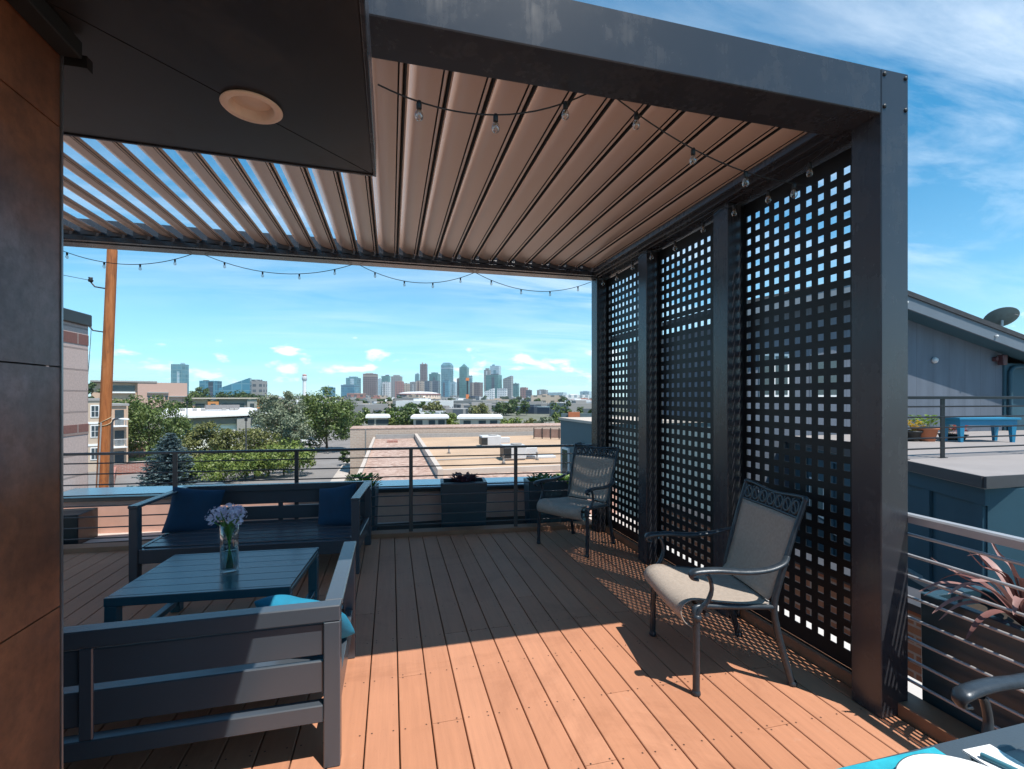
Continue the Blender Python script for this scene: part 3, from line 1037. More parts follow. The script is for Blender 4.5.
# ------------------------------------------------------------------ patio chairs
def make_chair(label, loc, rotz, group):
    """sits facing local +y"""
    root = thing('patio_chair', label, 'chair', loc, rotz, group)
    cm = M['chairmetal']
    for s in (-1, 1):
        b = MB()
        b.tube(bez([(s * .298, .262, 0), (s * .296, .26, .20), (s * .293, .255, .385)], 5), [.0175] * 4 + [.0165] * 4 + [.016, .016, .0165], 12)
        b.lathe([(0, 0), (.020, 0), (.0225, .008), (.021, .018), (.0175, .026)], 14, (s * .298, .262, 0))
        b.lathe([(.0165, -.012), (.0215, -.006), (.0225, .004), (.0195, .014), (.013, .018)], 14, (s * .293, .255, .385))
        # swan neck up to the arm
        b.tube(bez([(s * .293, .255, .395), (s * .296, .240, .43), (s * .305, .205, .475), (s * .312, .188, .535), (s * .314, .200, .592), (s * .314, .215, .610)], 5), [.016] * 6 + [.0145] * 8 + [.013] * 8 + [.012] * 4, 10, flat=.8)
        b.build('front_leg', cm, root)
        b = MB()
        b.tube(bez([(s * .255, -.275, 0), (s * .250, -.235, .14), (s * .246, -.195, .30), (s * .246, -.182, .42), (s * .252, -.212, .56), (s * .262, -.268, .76), (s * .270, -.335, .965)], 6), [.0175] * 14 + [.0165] * 14 + [.0135] * 9, 12)
        b.lathe([(0, 0), (.021, 0), (.0235, .008), (.022, .018), (.0175, .026)], 14, (s * .255, -.275, 0))
        b.lathe([(.0135, -.01), (.017, .0), (.015, .012), (.007, .02), (0, .021)], 12, (s * .270, -.336, .965))
        b.build('back_leg', cm, root)
        # arm: flat cast bar with a rolled front
        b = MB()
        path = bez([(s * .316, .262, .586), (s * .317, .290, .594), (s * .317, .296, .614), (s * .317, .268, .628), (s * .320, .16, .632), (s * .322, .02, .622), (s * .318, -.10, .628), (s * .302, -.19, .650), (s * .268, -.236, .672)], 6)
        n = len(path)
        b.tube(path, [.014 + .013 * min(1, max(0, (i - 4) / 12)) - .011 * max(0, (i - n + 18) / 18) for i in range(n)], 12, flat=.55, upv=Vector((0, 0, 1)))
        b.build('armrest', cm, root)
        # seat side rail
        b = MB()
        b.tube(bez([(s * .288, .262, .385), (s * .287, .268, .415), (s * .282, .235, .438), (s * .268, .05, .424), (s * .246, -.185, .405)], 6), .0135, 10)
        b.build('seat_rail', cm, root)
    b = MB()
    b.tube([(-.29, .20, .395), (.29, .20, .395)], .010, 8)
    b.tube([(-.25, -.165, .392), (.25, -.165, .392)], .010, 8)
    b.build('cross_bar', cm, root)
    # pierced crest
    b = MB()
    def bk(x, z):
        # point on the plane of the back at height z
        return Vector((x, -.2 - (z - .52) * .30 - .012 * (1 - (x / .27) ** 2), z))
    b.tube([bk(-.268 + .0536 * i, .955 - .010 * math.cos(PI * (i - 5) / 5) + .010) for i in range(11)], .010, 8)
    b.tube([bk(-.262 + .0524 * i, .868) for i in range(11)], .009, 8)
    for i in range(7):
        cx = -.216 + .072 * i
        for rr_, zz in ((.029, .915),):
            pts = [bk(cx + rr_ * math.cos(2 * PI * q / 14), zz + rr_ * 1.15 * math.sin(2 * PI * q / 14)) for q in range(15)]
            b.tube(pts, .0095, 6, caps=False)
        b.tube([bk(cx - .016, .895), bk(cx, .915), bk(cx + .017, .936)], .0085, 6)
        b.tube([bk(cx + .036, .872), bk(cx + .036, .955)], .008, 6)
    b.build('crest_rail', cm, root)
    # slings
    b = MB()
    n, m_ = 14, 12
    vs, fs = [], []
    for j in range(n + 1):
        z = .435 + (.862 - .435) * j / n
        hw = .232 + .026 * j / n
        for i in range(m_ + 1):
            u = i / m_ * 2 - 1
            y = -.2 - (z - .52) * .30 - .022 * (1 - u * u) * math.sin(PI * min(1, max(0, j / n)) * .8 + .3) + (.018 if j == 0 else 0)
            vs.append((u * hw, y, z))
    for j in range(n):
        for i in range(m_):
            a = j * (m_ + 1) + i
            fs.append((a, a + 1, a + m_ + 2, a + m_ + 1))
    b.add(vs, fs, True)
    o = b.build('back_sling', M['sling'], root)
    sl = o.modifiers.new('thick', 'SOLIDIFY'); sl.thickness = .004
    b = MB()
    prof = bez([(0, .276, .330), (0, .312, .355), (0, .330, .405), (0, .305, .448), (0, .240, .464), (0, .12, .446), (0, -.02, .430), (0, -.17, .424)], 4)
    vs, fs = [], []
    for j, p in enumerate(prof):
        s = j / (len(prof) - 1)
        hw = .280 - .042 * s
        for i in range(m_ + 1):
            u = i / m_ * 2 - 1
            sag = -.020 * (1 - u * u) * math.sin(PI * s)
            vs.append((u * hw, p.y, p.z + sag))
    for j in range(len(prof) - 1):
        for i in range(m_):
            a = j * (m_ + 1) + i
            fs.append((a, a + m_ + 1, a + m_ + 2, a + 1))
    b.add(vs, fs, True)
    o = b.build('seat_sling', M['sling'], root)
    sl = o.modifiers.new('thick', 'SOLIDIFY'); sl.thickness = .005
    return root
# facing (-.984,.18): local +y -> that direction
ch = make_chair('patio chair with sunlit taupe sling seat in front of the near screen', (1.80, 2.318, 0), math.atan2(.984, .18), 'cast metal patio chairs')
c2 = copy_tree(ch)
c2.location = (1.845, 4.50, 0)
c2.rotation_euler.z = math.atan2(.848, -.53)
tag(c2, 'patio chair with lattice shadow on its sling back in the far corner by the planter', 'chair')
c3 = copy_tree(ch)
c3.location = (1.915, .70, 0)
c3.rotation_euler.z = R(90)
tag(c3, 'patio chair at the dining table of which only one dark arm shows', 'chair')

# ------------------------------------------------------------------ dining table
M['dining'] = mat('grey_cast_table', (.055, .075, .092), .32, .1, .06, 12, .1, 160, rvar=.04)
dt = thing('dining_table', 'grey cast metal dining table with pierced top at the lower right', 'table', (.55, .345, 0))
TZ = .722
mb = MB()
mb.prism([(-1.05, -.49), (1.0, -.49), (1.0, .33), (.985, .37), (.95, .39), (-1.05, .39)], TZ - .012, TZ)
mb.build('tabletop', M['dining'], dt, bevel=.002)
mb = MB()
for a, b in (((-1.05, .415), (.95, .415)), ((1.028, -.49), (1.028, .35))):
    mb.extrude_profile([(-.024, -.02), (.024, -.02), (.026, -.004), (.018, .004), (-.024, .004)], (a[0], a[1], TZ), (b[0], b[1], TZ))
mb.tube(bez([(.95, .415, TZ - .008), (1.0, .402, TZ - .008), (1.028, .35, TZ - .008)], 5), .022, 10, flat=.6)
mb.build('rim', M['dining'], dt)
mb = MB()
rnd = random.Random(9)
for i in range(9):
    for j in range(5):
        cx, cy = .99 - .06 - .028 * i, .33 - .03 - .034 * j
        a = rnd.uniform(.3, .9)
        n = 10
        mb.add([(cx + .011 * math.cos(2 * PI * q / n) * math.cos(a) - .0045 * math.sin(2 * PI * q / n) * math.sin(a), cy + .011 * math.cos(2 * PI * q / n) * math.sin(a) + .0045 * math.sin(2 * PI * q / n) * math.cos(a), TZ + .0012) for q in range(n)], [tuple(range(n))])
mb.build('piercing', M['seam'], dt)
for sx in (-.95, .92):
    for sy in (-.42, .33):
        mb = MB(); mb.tube([(sx, sy, 0), (sx, sy, TZ - .0125)], .022, 12); mb.build('leg', M['dining'], dt)
def cloth_plate():
    mb = MB()
    mb.box(-.24, .24, -.16, .16, 0, .003)
    pm_ = mb.build('placemat', M['matcloth'], None, loc=(.915, .62, TZ + .0046))
    pm_.rotation_euler.z = R(-1)
    tag(pm_, 'turquoise woven placemat on the dining table under the white plate', 'placemat')
    mb = MB()
    mb.lathe([(0, .004), (.08, .003), (.085, .0), (.09, .002), (.105, .010), (.138, .019), (.142, .021), (.138, .0225), (.105, .0145), (.09, .009), (0, .008)], 56)
    p = mb.build('plate', M['china'], None, loc=(1.055, .607, TZ + .0082))
    tag(p, 'round white china plate on the turquoise placemat', 'plate')
    mb = MB()
    n = 8
    for i in range(n):
        pass
    mb.box(-.04, .04, -.078, .078, 0, .0025)
    mb.box(-.039, .0395, -.0775, .077, .003, .005)
    nk = mb.build('paper_sheet', M['paper'], None, loc=(1.247, .677, TZ + .0016))
    nk.rotation_euler.z = R(-2)
    tag(nk, 'white folded paper sheet lying on the dining table beside the plate', 'paper')
    mb = MB()
    mb.tube([(-.05, 0, .0), (-.047, 0, 0), (.05, 0, 0)], [.0045, .006, .006], 10)
    pn = mb.build('pen', M['penblue'], None, loc=(1.238, .682, TZ + .0130))
    pn.rotation_euler.z = R(-71)
    tag(pn, 'blue green pen lying across the white paper', 'pen')
    tb = thing('tumbler', 'pale blue glass tumbler on the pierced dining table top', 'glass', (1.335, .672, TZ + .0015))
    mb = MB()
    mb.lathe([(0, 0), (.030, 0), (.033, .003), (.040, .085), (.0385, .086), (.0375, .084), (.031, .012), (0, .010)], 32)
    mb.build('glass_body', M['blueglass'], tb)
    mb = MB()
    mb.lathe([(.0385, .084), (.0405, .0845), (.041, .087), (.0395, .0885), (.038, .087), (.0385, .084)], 32)
    mb.build('rim', M['blueglass'], tb)
def placemat_mat():
    m, nt, bs = nodes_of('turquoise_woven_mat')
    v = coords(nt, 'Object')
    n = noise_tex(nt, v, 60, 3, .6)
    n2 = noise_tex(nt, v, 14, 3, .5)
    c = ramp(nt, n2, [(.35, (.008, .26, .36)), (.6, (.015, .40, .50)), (.75, (.22, .58, .62))])
    L(nt, c, bs.inputs['Base Color'])
    bs.inputs['Roughness'].default_value = .7
    bump(nt, bs, n, .5, .003)
    return m
def paper_mat():
    m, nt, bs = nodes_of('lined_paper')
    v = coords(nt, 'Object')
    s = nt.nodes.new('ShaderNodeSeparateXYZ'); L(nt, v, s.inputs[0])
    f = math_n(nt, 'LESS_THAN', math_n(nt, 'FRACT', math_n(nt, 'MULTIPLY', s.outputs['Y'], 95)), .22)
    n = noise_tex(nt, coords(nt, 'Object', (160, 1, 1)), 1, 2)
    f = math_n(nt, 'MULTIPLY', f, ramp(nt, n, [(.45, (0, 0, 0)), (.5, (.5, .5, .5))]))
    L(nt, mixc(nt, f, (.74, .75, .75), (.3, .32, .36)), bs.inputs['Base Color'])
    bs.inputs['Roughness'].default_value = .8
    return m
M['matcloth'] = placemat_mat()
M['china'] = mat('white_china', (.80, .80, .79), .15, 0, .02)
M['paper'] = paper_mat()
M['penblue'] = mat('pen_blue', (.06, .20, .26), .3)
cloth_plate()

# ------------------------------------------------------------------ planters and plants on the terrace
M['lime'] = leaf_mat('lime_succulent', (.08, .17, .02), (.22, .34, .06))
M['green'] = leaf_mat('herb_green', (.035, .085, .018), (.10, .18, .045))
M['purple'] = leaf_mat('purple_lettuce', (.05, .018, .03), (.16, .06, .08))
M['red'] = leaf_mat('red_petals', (.35, .02, .02), (.55, .08, .05))
M['yellow'] = leaf_mat('yellow_petals', (.55, .35, .03), (.7, .5, .08))
M['cordy'] = leaf_mat('cordyline_blades', (.16, .07, .065), (.42, .26, .24), .15)
def planter(label, w_, d, z0, z1, loc, rotz, group, taper=.94, wall=.035):
    root = thing('planter', label, 'planter', loc, rotz, group)
    mb = MB()
    def ring(hw, hd, z):
        return [(-hw, -hd, z), (hw, -hd, z), (hw, hd, z), (-hw, hd, z)]
    W2, D2 = w_ / 2, d / 2
    vs = ring(W2 * taper, D2 * taper, z0) + ring(W2, D2, z1) + ring(W2 - wall, D2 - wall, z1) + ring(W2 - wall - .004, D2 - wall - .004, z1 - .12)
    fs = [(3, 2, 1, 0)]
    for k in range(3):
        for i in range(4):
            j = (i + 1) % 4
            fs.append((k * 4 + i, k * 4 + j, k * 4 + 4 + j, k * 4 + 4 + i))
    mb.add(vs, fs)
    mb.build('tub', M['planter'], root, bevel=.004)
    mb = MB()
    a, b = W2 - wall - .003, D2 - wall - .003
    n = 8
    vs, fs = [], []
    for i in range(n + 1):
        for j in range(n + 1):
            vs.append((-a + 2 * a * i / n, -b + 2 * b * j / n, z1 - .07 + .012 * noise.noise(Vector((i * .7, j * .7, loc[0])))))
    for i in range(n):
        for j in range(n):
            q = i * (n + 1) + j
            fs.append((q, q + n + 1, q + n + 2, q + 1))
    mb.add(vs, fs, True)
    mb.build('soil', M['soil'], root)
    return root
pa = R(-4.9)
planter('dark square planter with a purple leafy plant behind the middle of the far railing', .53, .34, -.04, .52, (.825, 5.53, 0), pa, 'dark planters behind the far railing')
planter('dark planter of low lime plants peeping out right of the far sofa', .60, .34, -.04, .50, (-.45, 5.60, 0), pa, 'dark planters behind the far railing')
planter('dark planter of green plants behind the chair in the far corner', .72, .34, -.04, .50, (1.93, 5.42, 0), pa, 'dark planters behind the far railing')
planter('long black planter with a spiky reddish plant outside the right railing', .38, 1.55, -.08, .565, (2.645, .93, 0), 0, 'dark planters behind the far railing', taper=.99, wall=.045)
def leafy(name, label, cat, loc, n, rad, h, leaf, m, seed, group=None, up=.5):
    rnd = random.Random(seed)
    mb = MB()
    for i in range(n):
        a = rnd.uniform(0, 2 * PI)
        r = rad * math.sqrt(rnd.random())
        base_ = Vector((r * math.cos(a) * .5, r * math.sin(a) * .5, 0))
        tip = Vector((r * math.cos(a), r * math.sin(a), h * rnd.uniform(.35, 1)))
        d = Vector((math.cos(a), math.sin(a), up + rnd.uniform(-.3, .5))).normalized()
        s = d.cross(Vector((0, 0, 1))).normalized()
        l = leaf * rnd.uniform(.6, 1.2)
        up_ = s.cross(d)
        mb.add([tip, tip + d * l * .5 + s * l * .32 + up_ * .1 * l, tip + d * l, tip + d * l * .5 - s * l * .32 + up_ * .1 * l], [(0, 1, 2, 3)])
        if i % 4 == 0:
            mb.add([base_ - s * .003, base_ + s * .003, tip + s * .002, tip - s * .002], [(0, 1, 2, 3)])
    o = mb.build(name, m, None, loc=loc)
    return tag(o, label, cat, group)
leafy('lettuce_plant', 'dark purple leafy plant in the middle planter behind the railing', 'plant', (.83, 5.54, .45), 160, .13, .11, .07, M['purple'], 1)
leafy('lime_plant', 'yellow green succulent clump in the planter right of the far sofa', 'plant', (-.30, 5.60, .43), 260, .17, .17, .055, M['lime'], 2)
leafy('herb_plant', 'low green herbs in the planter behind the corner chair', 'plant', (1.78, 5.44, .43), 260, .18, .10, .05, M['green'], 3, 'herbs in the corner planter')
leafy('herb_plant', 'lime green herbs at the right of the corner planter', 'plant', (2.1, 5.41, .43), 220, .18, .10, .05, M['lime'], 4, 'herbs in the corner planter')
# spiky plant
mb = MB()
rnd = random.Random(21)
tips = [(-.44, .14, .10), (-.42, .10, .22), (-.38, .20, .16), (-.30, .30, .12), (-.36, .02, .02), (-.26, .26, .30), (-.12, .10, .47), (-.05, .14, .44), (.05, .02, .50), (-.10, .02, .36), (-.32, .22, .02), (-.20, -.2, .35), (-.34, -.12, .2), (.12, -.1, .42), (.2, .1, .3), (.25, -.15, .2), (.1, .3, .25), (-.02, .36, .12), (-.38, .08, .30), (-.3, -.28, .12), (.0, -.3, .3), (-.22, .14, .40)]
tips += [(rnd.uniform(-.3, .3), rnd.uniform(-.25, .25), rnd.uniform(.2, .48)) for _ in range(9)]
for tx, ty, tz in tips:
    tip = Vector((tx, ty, tz)) * rnd.uniform(.80, .98)
    droop = .10 if tz < .3 else .02
    p = bez([(0, 0, 0), tip * .4 + Vector((0, 0, .09)), tip * .75 + Vector((0, 0, droop * .7)), tip - Vector((0, 0, droop * .2))], 5)
    sd_ = tip.cross(Vector((0, 0, 1))).normalized()
    n = len(p)
    vs, fs = [], []
    for i, q in enumerate(p):
        t = i / (n - 1)
        wd = .0155 * (math.sin(PI * (.18 + .82 * t)) ** .8) + .0006
        nrm = Vector((0, 0, 1))
        vs += [q - sd_ * wd, q + Vector((0, 0, -.35 * wd)), q + sd_ * wd]
    for i in range(n - 1):
        a = i * 3
        fs += [(a, a + 1, a + 4, a + 3), (a + 1, a + 2, a + 5, a + 4)]
    mb.add(vs, fs, True)
o = mb.build('spiky_plant', M['cordy'], None, loc=(2.64, 1.40, .50))
tag(o, 'spiky plant with long dusty red blades growing from the long black planter', 'plant')

# ================================================================== THE TOWN
GZ = -7.5
M['asphalt'] = mat('asphalt', (.20, .19, .185), .9, 0, .15, .25)
M['walk'] = mat('concrete_walk', (.42, .38, .34), .9, 0, .1, .5)
M['grass'] = mat('dry_grass', (.13, .17, .05), .95, 0, .25, .3)
def ground_mat():
    m, nt, bs = nodes_of('town_ground')
    v = coords(nt, 'Object')
    n = noise_tex(nt, v, .02, 6, .65)
    n2 = noise_tex(nt, v, .004, 4, .6)
    c = ramp(nt, n, [(.36, (.055, .08, .035)), (.5, (.15, .15, .11)), (.62, (.26, .24, .21))])
    c2 = ramp(nt, n2, [(.4, (.20, .19, .18)), (.6, (.09, .11, .06))])
    L(nt, mixc(nt, .4, c, c2), bs.inputs['Base Color'])
    bs.inputs['Roughness'].default_value = .95
    return m
M['ground'] = ground_mat()
mb = MB()
mb.add([(-4400, -1400, GZ), (4400, -1400, GZ), (4400, 5400, GZ), (-4400, 5400, GZ)], [(0, 1, 2, 3)])
structure(mb.build('ground', M['ground']))
mb = MB()
mb.add([(-48, 12, GZ + .004), (-6.2, 12, GZ + .004), (-6.2, 74, GZ + .004), (-48, 74, GZ + .004)], [(0, 1, 2, 3)])
mb.add([(-17, 74, GZ + .004), (-6.2, 74, GZ + .004), (-9.5, 175, GZ + .004), (-20, 175, GZ + .004)], [(0, 1, 2, 3)])
structure(mb.build('road', M['asphalt']))
mb = MB()
mb.box(-6.2, -4.8, 12, 110, GZ, GZ + .13)
mb.box(-48, -17.2, 74, 76.5, GZ, GZ + .13)
mb.prism([(-19.6, 76.5), (-17.2, 76.5), (-20.2, 175), (-22.6, 175)], GZ, GZ + .13)
structure(mb.build('pavement', M['walk']))
mb = MB()
mb.add([(-7.4, 112, GZ + .006), (2, 84, GZ + .006), (8, 150, GZ + .006), (-8.4, 150, GZ + .006)], [(0, 1, 2, 3)])
mb.add([(-60, 76.5, GZ + .006), (-19.7, 76.5, GZ + .006), (-22.8, 170, GZ + .006), (-60, 170, GZ + .006)], [(0, 1, 2, 3)])
structure(mb.build('lawn', M['grass']))

# --- masonry building next door (left)
M['cmu'] = block_mat('split_face_block', (.66, .51, .46), (.60, .46, .41), (.40, .31, .28), 1.7, .262, 'Y', .012, 38, .55)
M['cmured'] = block_mat('red_band_block', (.24, .11, .095), (.27, .125, .105), (.36, .27, .24), .42, .262, 'Y', .014, 38, .5)
cw = thing('masonry_building', 'pink split face block building with two dark red bands at the left edge', 'building', (-3.75, 7.19, 0))
mb = MB()
mb.box(-7, 0, -.9, 0, GZ, 2.40)
mb.box(-7, 0, -9.5, -.905, GZ, -.06)
mb.box(-7, 0, -9.5, -.9, -.058, 2.40) if False else None
mb.build('wall', M['cmu'], cw)
mb = MB()
mb.box(-7, .004, -.9, .004, 2.155, 2.285)
mb.build('red_band', M['cmured'], cw)
mb = MB()
mb.box(-7, .004, -.9, .004, 1.03, 1.16)
mb.build('red_band', M['cmured'], cw)
mb = MB()
mb.box(-7, .03, -.93, .03, 2.40, 2.55)
mb.build('cap', M['capdark'], cw, bevel=.01)
cw.children[0].location.z = 0
mb = MB()
mb.box(-.55, 0, -.35, 0, 0, .32)
mb.lathe([(.03, .32), (.03, .36), (0, .36)], 12, (-.28, -.18, 0))
o = mb.build('utility_box', M['capdark'], None, loc=(-3.15, 6.22, -.044), bevel=.006)
tag(o, 'black equipment box at the foot of the pink block wall', 'box')

# --- utility pole
up = thing('utility_pole', 'orange brown wooden utility pole leaning slightly beside the block building', 'pole', (-5.765, 11.0, GZ))
mb = MB()
pts = [Vector((.0, 0, 0)) + Vector((.036 * z, 0, z)) for z in (0, 3, 6, 8, 10, 11.4, 11.9, 12.0)]
mb.tube(pts, [.112, .107, .101, .097, .091, .086, .084, .06], 20)
mb.build('shaft', M['pole'], up)
for z in (10.27, 11.12):
    mb = MB()
    p = Vector((.036 * z, -.1, z))
    mb.tube([p + Vector((-.05, 0, 0)), p + Vector((-.20, -.02, .02)), p + Vector((-.27, -.02, .11))], .014, 6)
    mb.lathe([(0, -.01), (.035, 0), (.045, .03), (.03, .06), (.04, .085), (0, .09)], 10, tuple(p + Vector((-.27, -.02, .11))))
    mb.build('insulator', M['capdark'], up)
mb = MB()
for k in range(2):
    mb.tube([(.036 * 8.5 + .10 * math.cos(t * .45), .10 * math.sin(t * .45), 8.50 + .05 * k + .06 * math.sin(t * .45 + k)) for t in range(15)], .007, 5)
mb.build('cable_loop', mat('yellow_cable', (.45, .36, .22), .5), up)
mb = MB()
mb.tube(bez([(.05, -.13, 1), (.13, -.125, 4), (.22, -.12, 6.5), (.30, -.115, 8.5)], 4), .014, 6)
mb.build('conduit', mat('grey_conduit', (.38, .36, .34), .5), up)
for z, tgt in ((10.24, (-3.75, 7.15, 1.6)), (11.09, (-9.5, 3.0, 3.9))):
    a = Vector((-5.72 + .036 * z - .27, 10.88, GZ + z + .16))
    b = Vector(tgt)
    mb = MB()
    mb.tube([a.lerp(b, t / 8) - Vector((0, 0, .12 * 4 * (t / 8) * (1 - t / 8))) for t in range(9)], .005, 5)
    o = mb.build('overhead_wire', M['cord'], None)
    tag(o, 'thin overhead wire from the wooden pole to the ' + ('block building corner' if z < 11 else 'left over the block building'), 'wire')
# street lamp behind the pole
sl = thing('street_lamp', 'grey street lamp with white cobra head behind the orange wooden pole', 'street lamp', tuple(site(111.5, 19)[:2]) + (GZ,))
mb = MB(); mb.tube([(0, 0, 0), (0, 0, 8.0)], [.10, .06], 12)
mb.tube(bez([(0, 0, 7.9), (.1, -.02, 8.1), (.35, -.08, 8.12)], 5), .035, 8)
mb.build('mast', M['rail'], sl)
mb = MB(); mb.tube([(.3, -.07, 8.12), (.42, -.1, 8.11), (.62, -.15, 8.1), (.68, -.165, 8.1)], [.04, .08, .075, .02], 10, flat=.5); mb.build('lamp_head', M['white'], sl)

for lab, px_, dist_, top_ in (('thin grey lamp pole rising from the bright green street bushes', 246, 54, 421), ('thin dark pole in front of the left end of the white hall roof', 187, 72, 404)):
    p = site(px_, dist_)
    h_ = EYE + (HORIZ - top_) / F_PX * dist_ - GZ
    o = thing('street_pole', lab, 'pole', (p.x, p.y, GZ))
    MB().tube([(0, 0, 0), (0, 0, h_ * .5), (0, 0, h_)], [.10, .08, .06], 10).build('mast', M['rail'], o)
    MB().box(-.14, .14, -.1, .1, h_, h_ + .45).build('lamp_head', M['capdark'], o, bevel=.03)

# --- apartment block with balconies
M['beige'] = mat('beige_render', (.50, .40, .31), .9, 0, .06, .5)
M['tan'] = mat('tan_render', (.52, .36, .26), .9, 0, .06, .5)
M['winglass'] = mat('window_glass', (.05, .07, .08), .12)
M['greytrim'] = mat('grey_trim', (.30, .29, .28), .8)
def rot_thing(name, label, cat, x, dist, group=None, dz=0, turn=0):
    p = site(x, dist)
    return thing(name, label, cat, (p.x, p.y, GZ + dz), -YAW + math.atan((512 - x) / F_PX) + turn, group)
def window(root, x, z, w_, h, y=-.02):
    fr = MB()
    fr.box(x - w_ / 2 - .08, x + w_ / 2 + .08, y - .04, y + .02, z - .08, z + h + .08)
    f = fr.build('window', M['white'], root)
    g = MB()
    for sx in (-1, 1):
        for k in range(2):
            g.box(x + (sx - 1) * w_ / 4 + .03, x + (sx + 1) * w_ / 4 - .03, y - .055, y - .045, z + h * k / 2 + .03, z + h * (k + 1) / 2 - .03)
    g.build('pane', M['winglass'], f)
ab = rot_thing('apartment_building', 'beige three storey apartment block with white windows behind the wooden pole', 'building', 96, 57)
ab.scale = (.80, 1, 1)
mb = MB(); mb.box(-7, .42, 0, 6, 0, 8.55); mb.build('wall', M['beige'], ab)
mb = MB(); mb.box(.551, 3.8, .9, 9, 0, 7.9); mb.build('wall', M['tan'], ab)
mb = MB(); mb.box(-7.1, .65, -.12, 9.1, 8.55, 8.85); mb.box(.66, 3.95, .7, 9.1, 7.9, 8.15); mb.build('cornice', M['greytrim'], ab)
for z in (1.5, 4.2, 6.6):
    window(ab, -.12, z, .85, 1.35)
    window(ab, -3.2, z, .85, 1.35)
mb = MB(); mb.box(-7.05, .6, -.06, -.001, 5.75, 6.0); mb.box(-7.05, .6, -.06, -.001, 3.1, 3.35); mb.build('band', M['white'], ab)
for z in (2.7, 5.3):
    mb = MB(); mb.box(1.9, 3.7, -.2, .899, z, z + .16)
    for q in range(13):
        mb.box(1.92 + q * .145, 1.95 + q * .145, -.19, -.16, z + .16, z + 1.05)
    mb.box(1.9, 3.7, -.2, -.15, z + 1.05, z + 1.1)
    mb.build('balcony', M['white'], ab)
    mb = MB(); mb.box(2.2, 3.3, .85, .895, z + .2, z + 2.1); mb.build('balcony_door', M['winglass'], ab)
mb = MB(); mb.box(2.2, 3.3, .85, .895, .1, 2.2); mb.build('balcony_door', M['winglass'], ab)
mb = MB(); mb.box(3.55, 3.75, -.2, -.01, 0, 7.9); mb.build('column', M['tan'], ab)
# red brick terrace beside it
M['brick'] = block_mat('red_brick', (.34, .14, .11), (.40, .18, .14), (.4, .32, .28), .5, .16, 'XY', .02, 6, .3)
bw = rot_thing('garden_wall', 'low red brick garden wall with pale coping beside the beige apartments', 'wall', 131, 55)
mb = MB(); mb.box(-1.7, 2.0, 0, .4, 0, 1.3); mb.box(-1.7, -1.3, -8, -.01, 0, 1.0); mb.build('brickwork', M['brick'], bw)
mb = MB(); mb.box(-1.75, 2.05, -.05, .45, 1.3, 1.4); mb.build('coping', M['walk'], bw)
sh = rot_thing('shed', 'small red brick shed with flat pale roof right of the beige apartments', 'shed', 132, 70)
mb = MB(); mb.box(-1.5, 1.6, 0, 3, 0, 2.0); mb.build('wall', M['brick'], sh)
mb = MB(); mb.box(-1.7, 1.8, -.3, 3.1, 2.0, 2.2); mb.build('roof', M['beige'], sh)

# --- the lower flat-roofed building beyond the parapet
M['gravel'] = block_mat('pink_roof_gravel', (.50, .355, .29), (.40, .26, .21), (.46, .32, .26), .35, .2, 'X', .03, 9, .3)
def gravel():
    m, nt, bs = nodes_of('pink_roof_gravel_sheet')
    v = coords(nt, 'Object')
    n = noise_tex(nt, v, 2.6, 5, .75)
    n2 = noise_tex(nt, v, .25, 3, .5)
    c = ramp(nt, n, [(.36, (.25, .155, .12)), (.5, (.41, .285, .23)), (.64, (.54, .42, .355))])
    L(nt, mixc(nt, .5, c, ramp(nt, n2, [(.35, (.8, .76, .74)), (.65, (1, 1, 1))]), 'MULTIPLY'), bs.inputs['Base Color'])
    bs.inputs['Roughness'].default_value = .95
    return m
M['gravel'] = gravel()
M['tanroof'] = mat('tan_roof_sheet', (.45, .315, .21), .9, 0, .14, .3)
M['coping'] = mat('pale_coping', (.50, .43, .37), .7, 0, .05, 1)
M['oldbrick'] = block_mat('pale_old_brick', (.47, .35, .28), (.40, .285, .23), (.48, .39, .32), .6, .2, 'X', .06, 5, .3)
lb = thing('flat_roof_building', 'low building with wide tan gravel roof beyond the parapet', 'building', (-2, 16, GZ))
RZ = 4.1           # roof level above the ground
mb = MB(); mb.box(0, 34, 0, 41.5, 0, RZ - .05); mb.build('wall', M['oldbrick'], lb)
mb = MB()
mb.add([(.25, .2, RZ), (4.7, .2, RZ), (4.7, 41.4, RZ), (.25, 41.4, RZ)], [(0, 1, 2, 3)])
mb.add([(4.7, .2, RZ), (34, .2, RZ), (34, 13.8, RZ), (4.7, 13.8, RZ)], [(0, 1, 2, 3)])
mb.build('gravel_roof', M['gravel'], lb)
mb = MB(); mb.box(5.05, 34, 14.2, 41.4, RZ - .04, RZ + .05); mb.build('roof_sheet', M['tanroof'], lb)
mb = MB(); mb.box(0, .25, 0, 41.5, RZ - .04, RZ + .22); mb.build('coping', M['coping'], lb)
mb = MB(); mb.box(4.71, 5.04, 12.5, 41.4, RZ - .04, RZ + .55); mb.build('parapet', M['coping'], lb)
mb = MB(); mb.box(5.05, 34, 13.81, 14.19, RZ - .04, RZ + .32)
mb.build('parapet', M['coping'], lb)
mb = MB(); mb.box(5.05, 34, 9.4, 9.7, RZ - .04, RZ + .12); mb.build('parapet', M['coping'], lb)
mb = MB(); mb.box(.26, 34, 41.1, 41.45, RZ + .001, RZ + .5); mb.build('foot_strip', M['greytrim'], lb)  # grey strip along the foot of the brick wall behind
mb = MB(); mb.box(1.6, 2.7, 36, 37, RZ + .001, RZ + .25); mb.build('roof_hatch', M['brick'], lb)
rnd = random.Random(4)
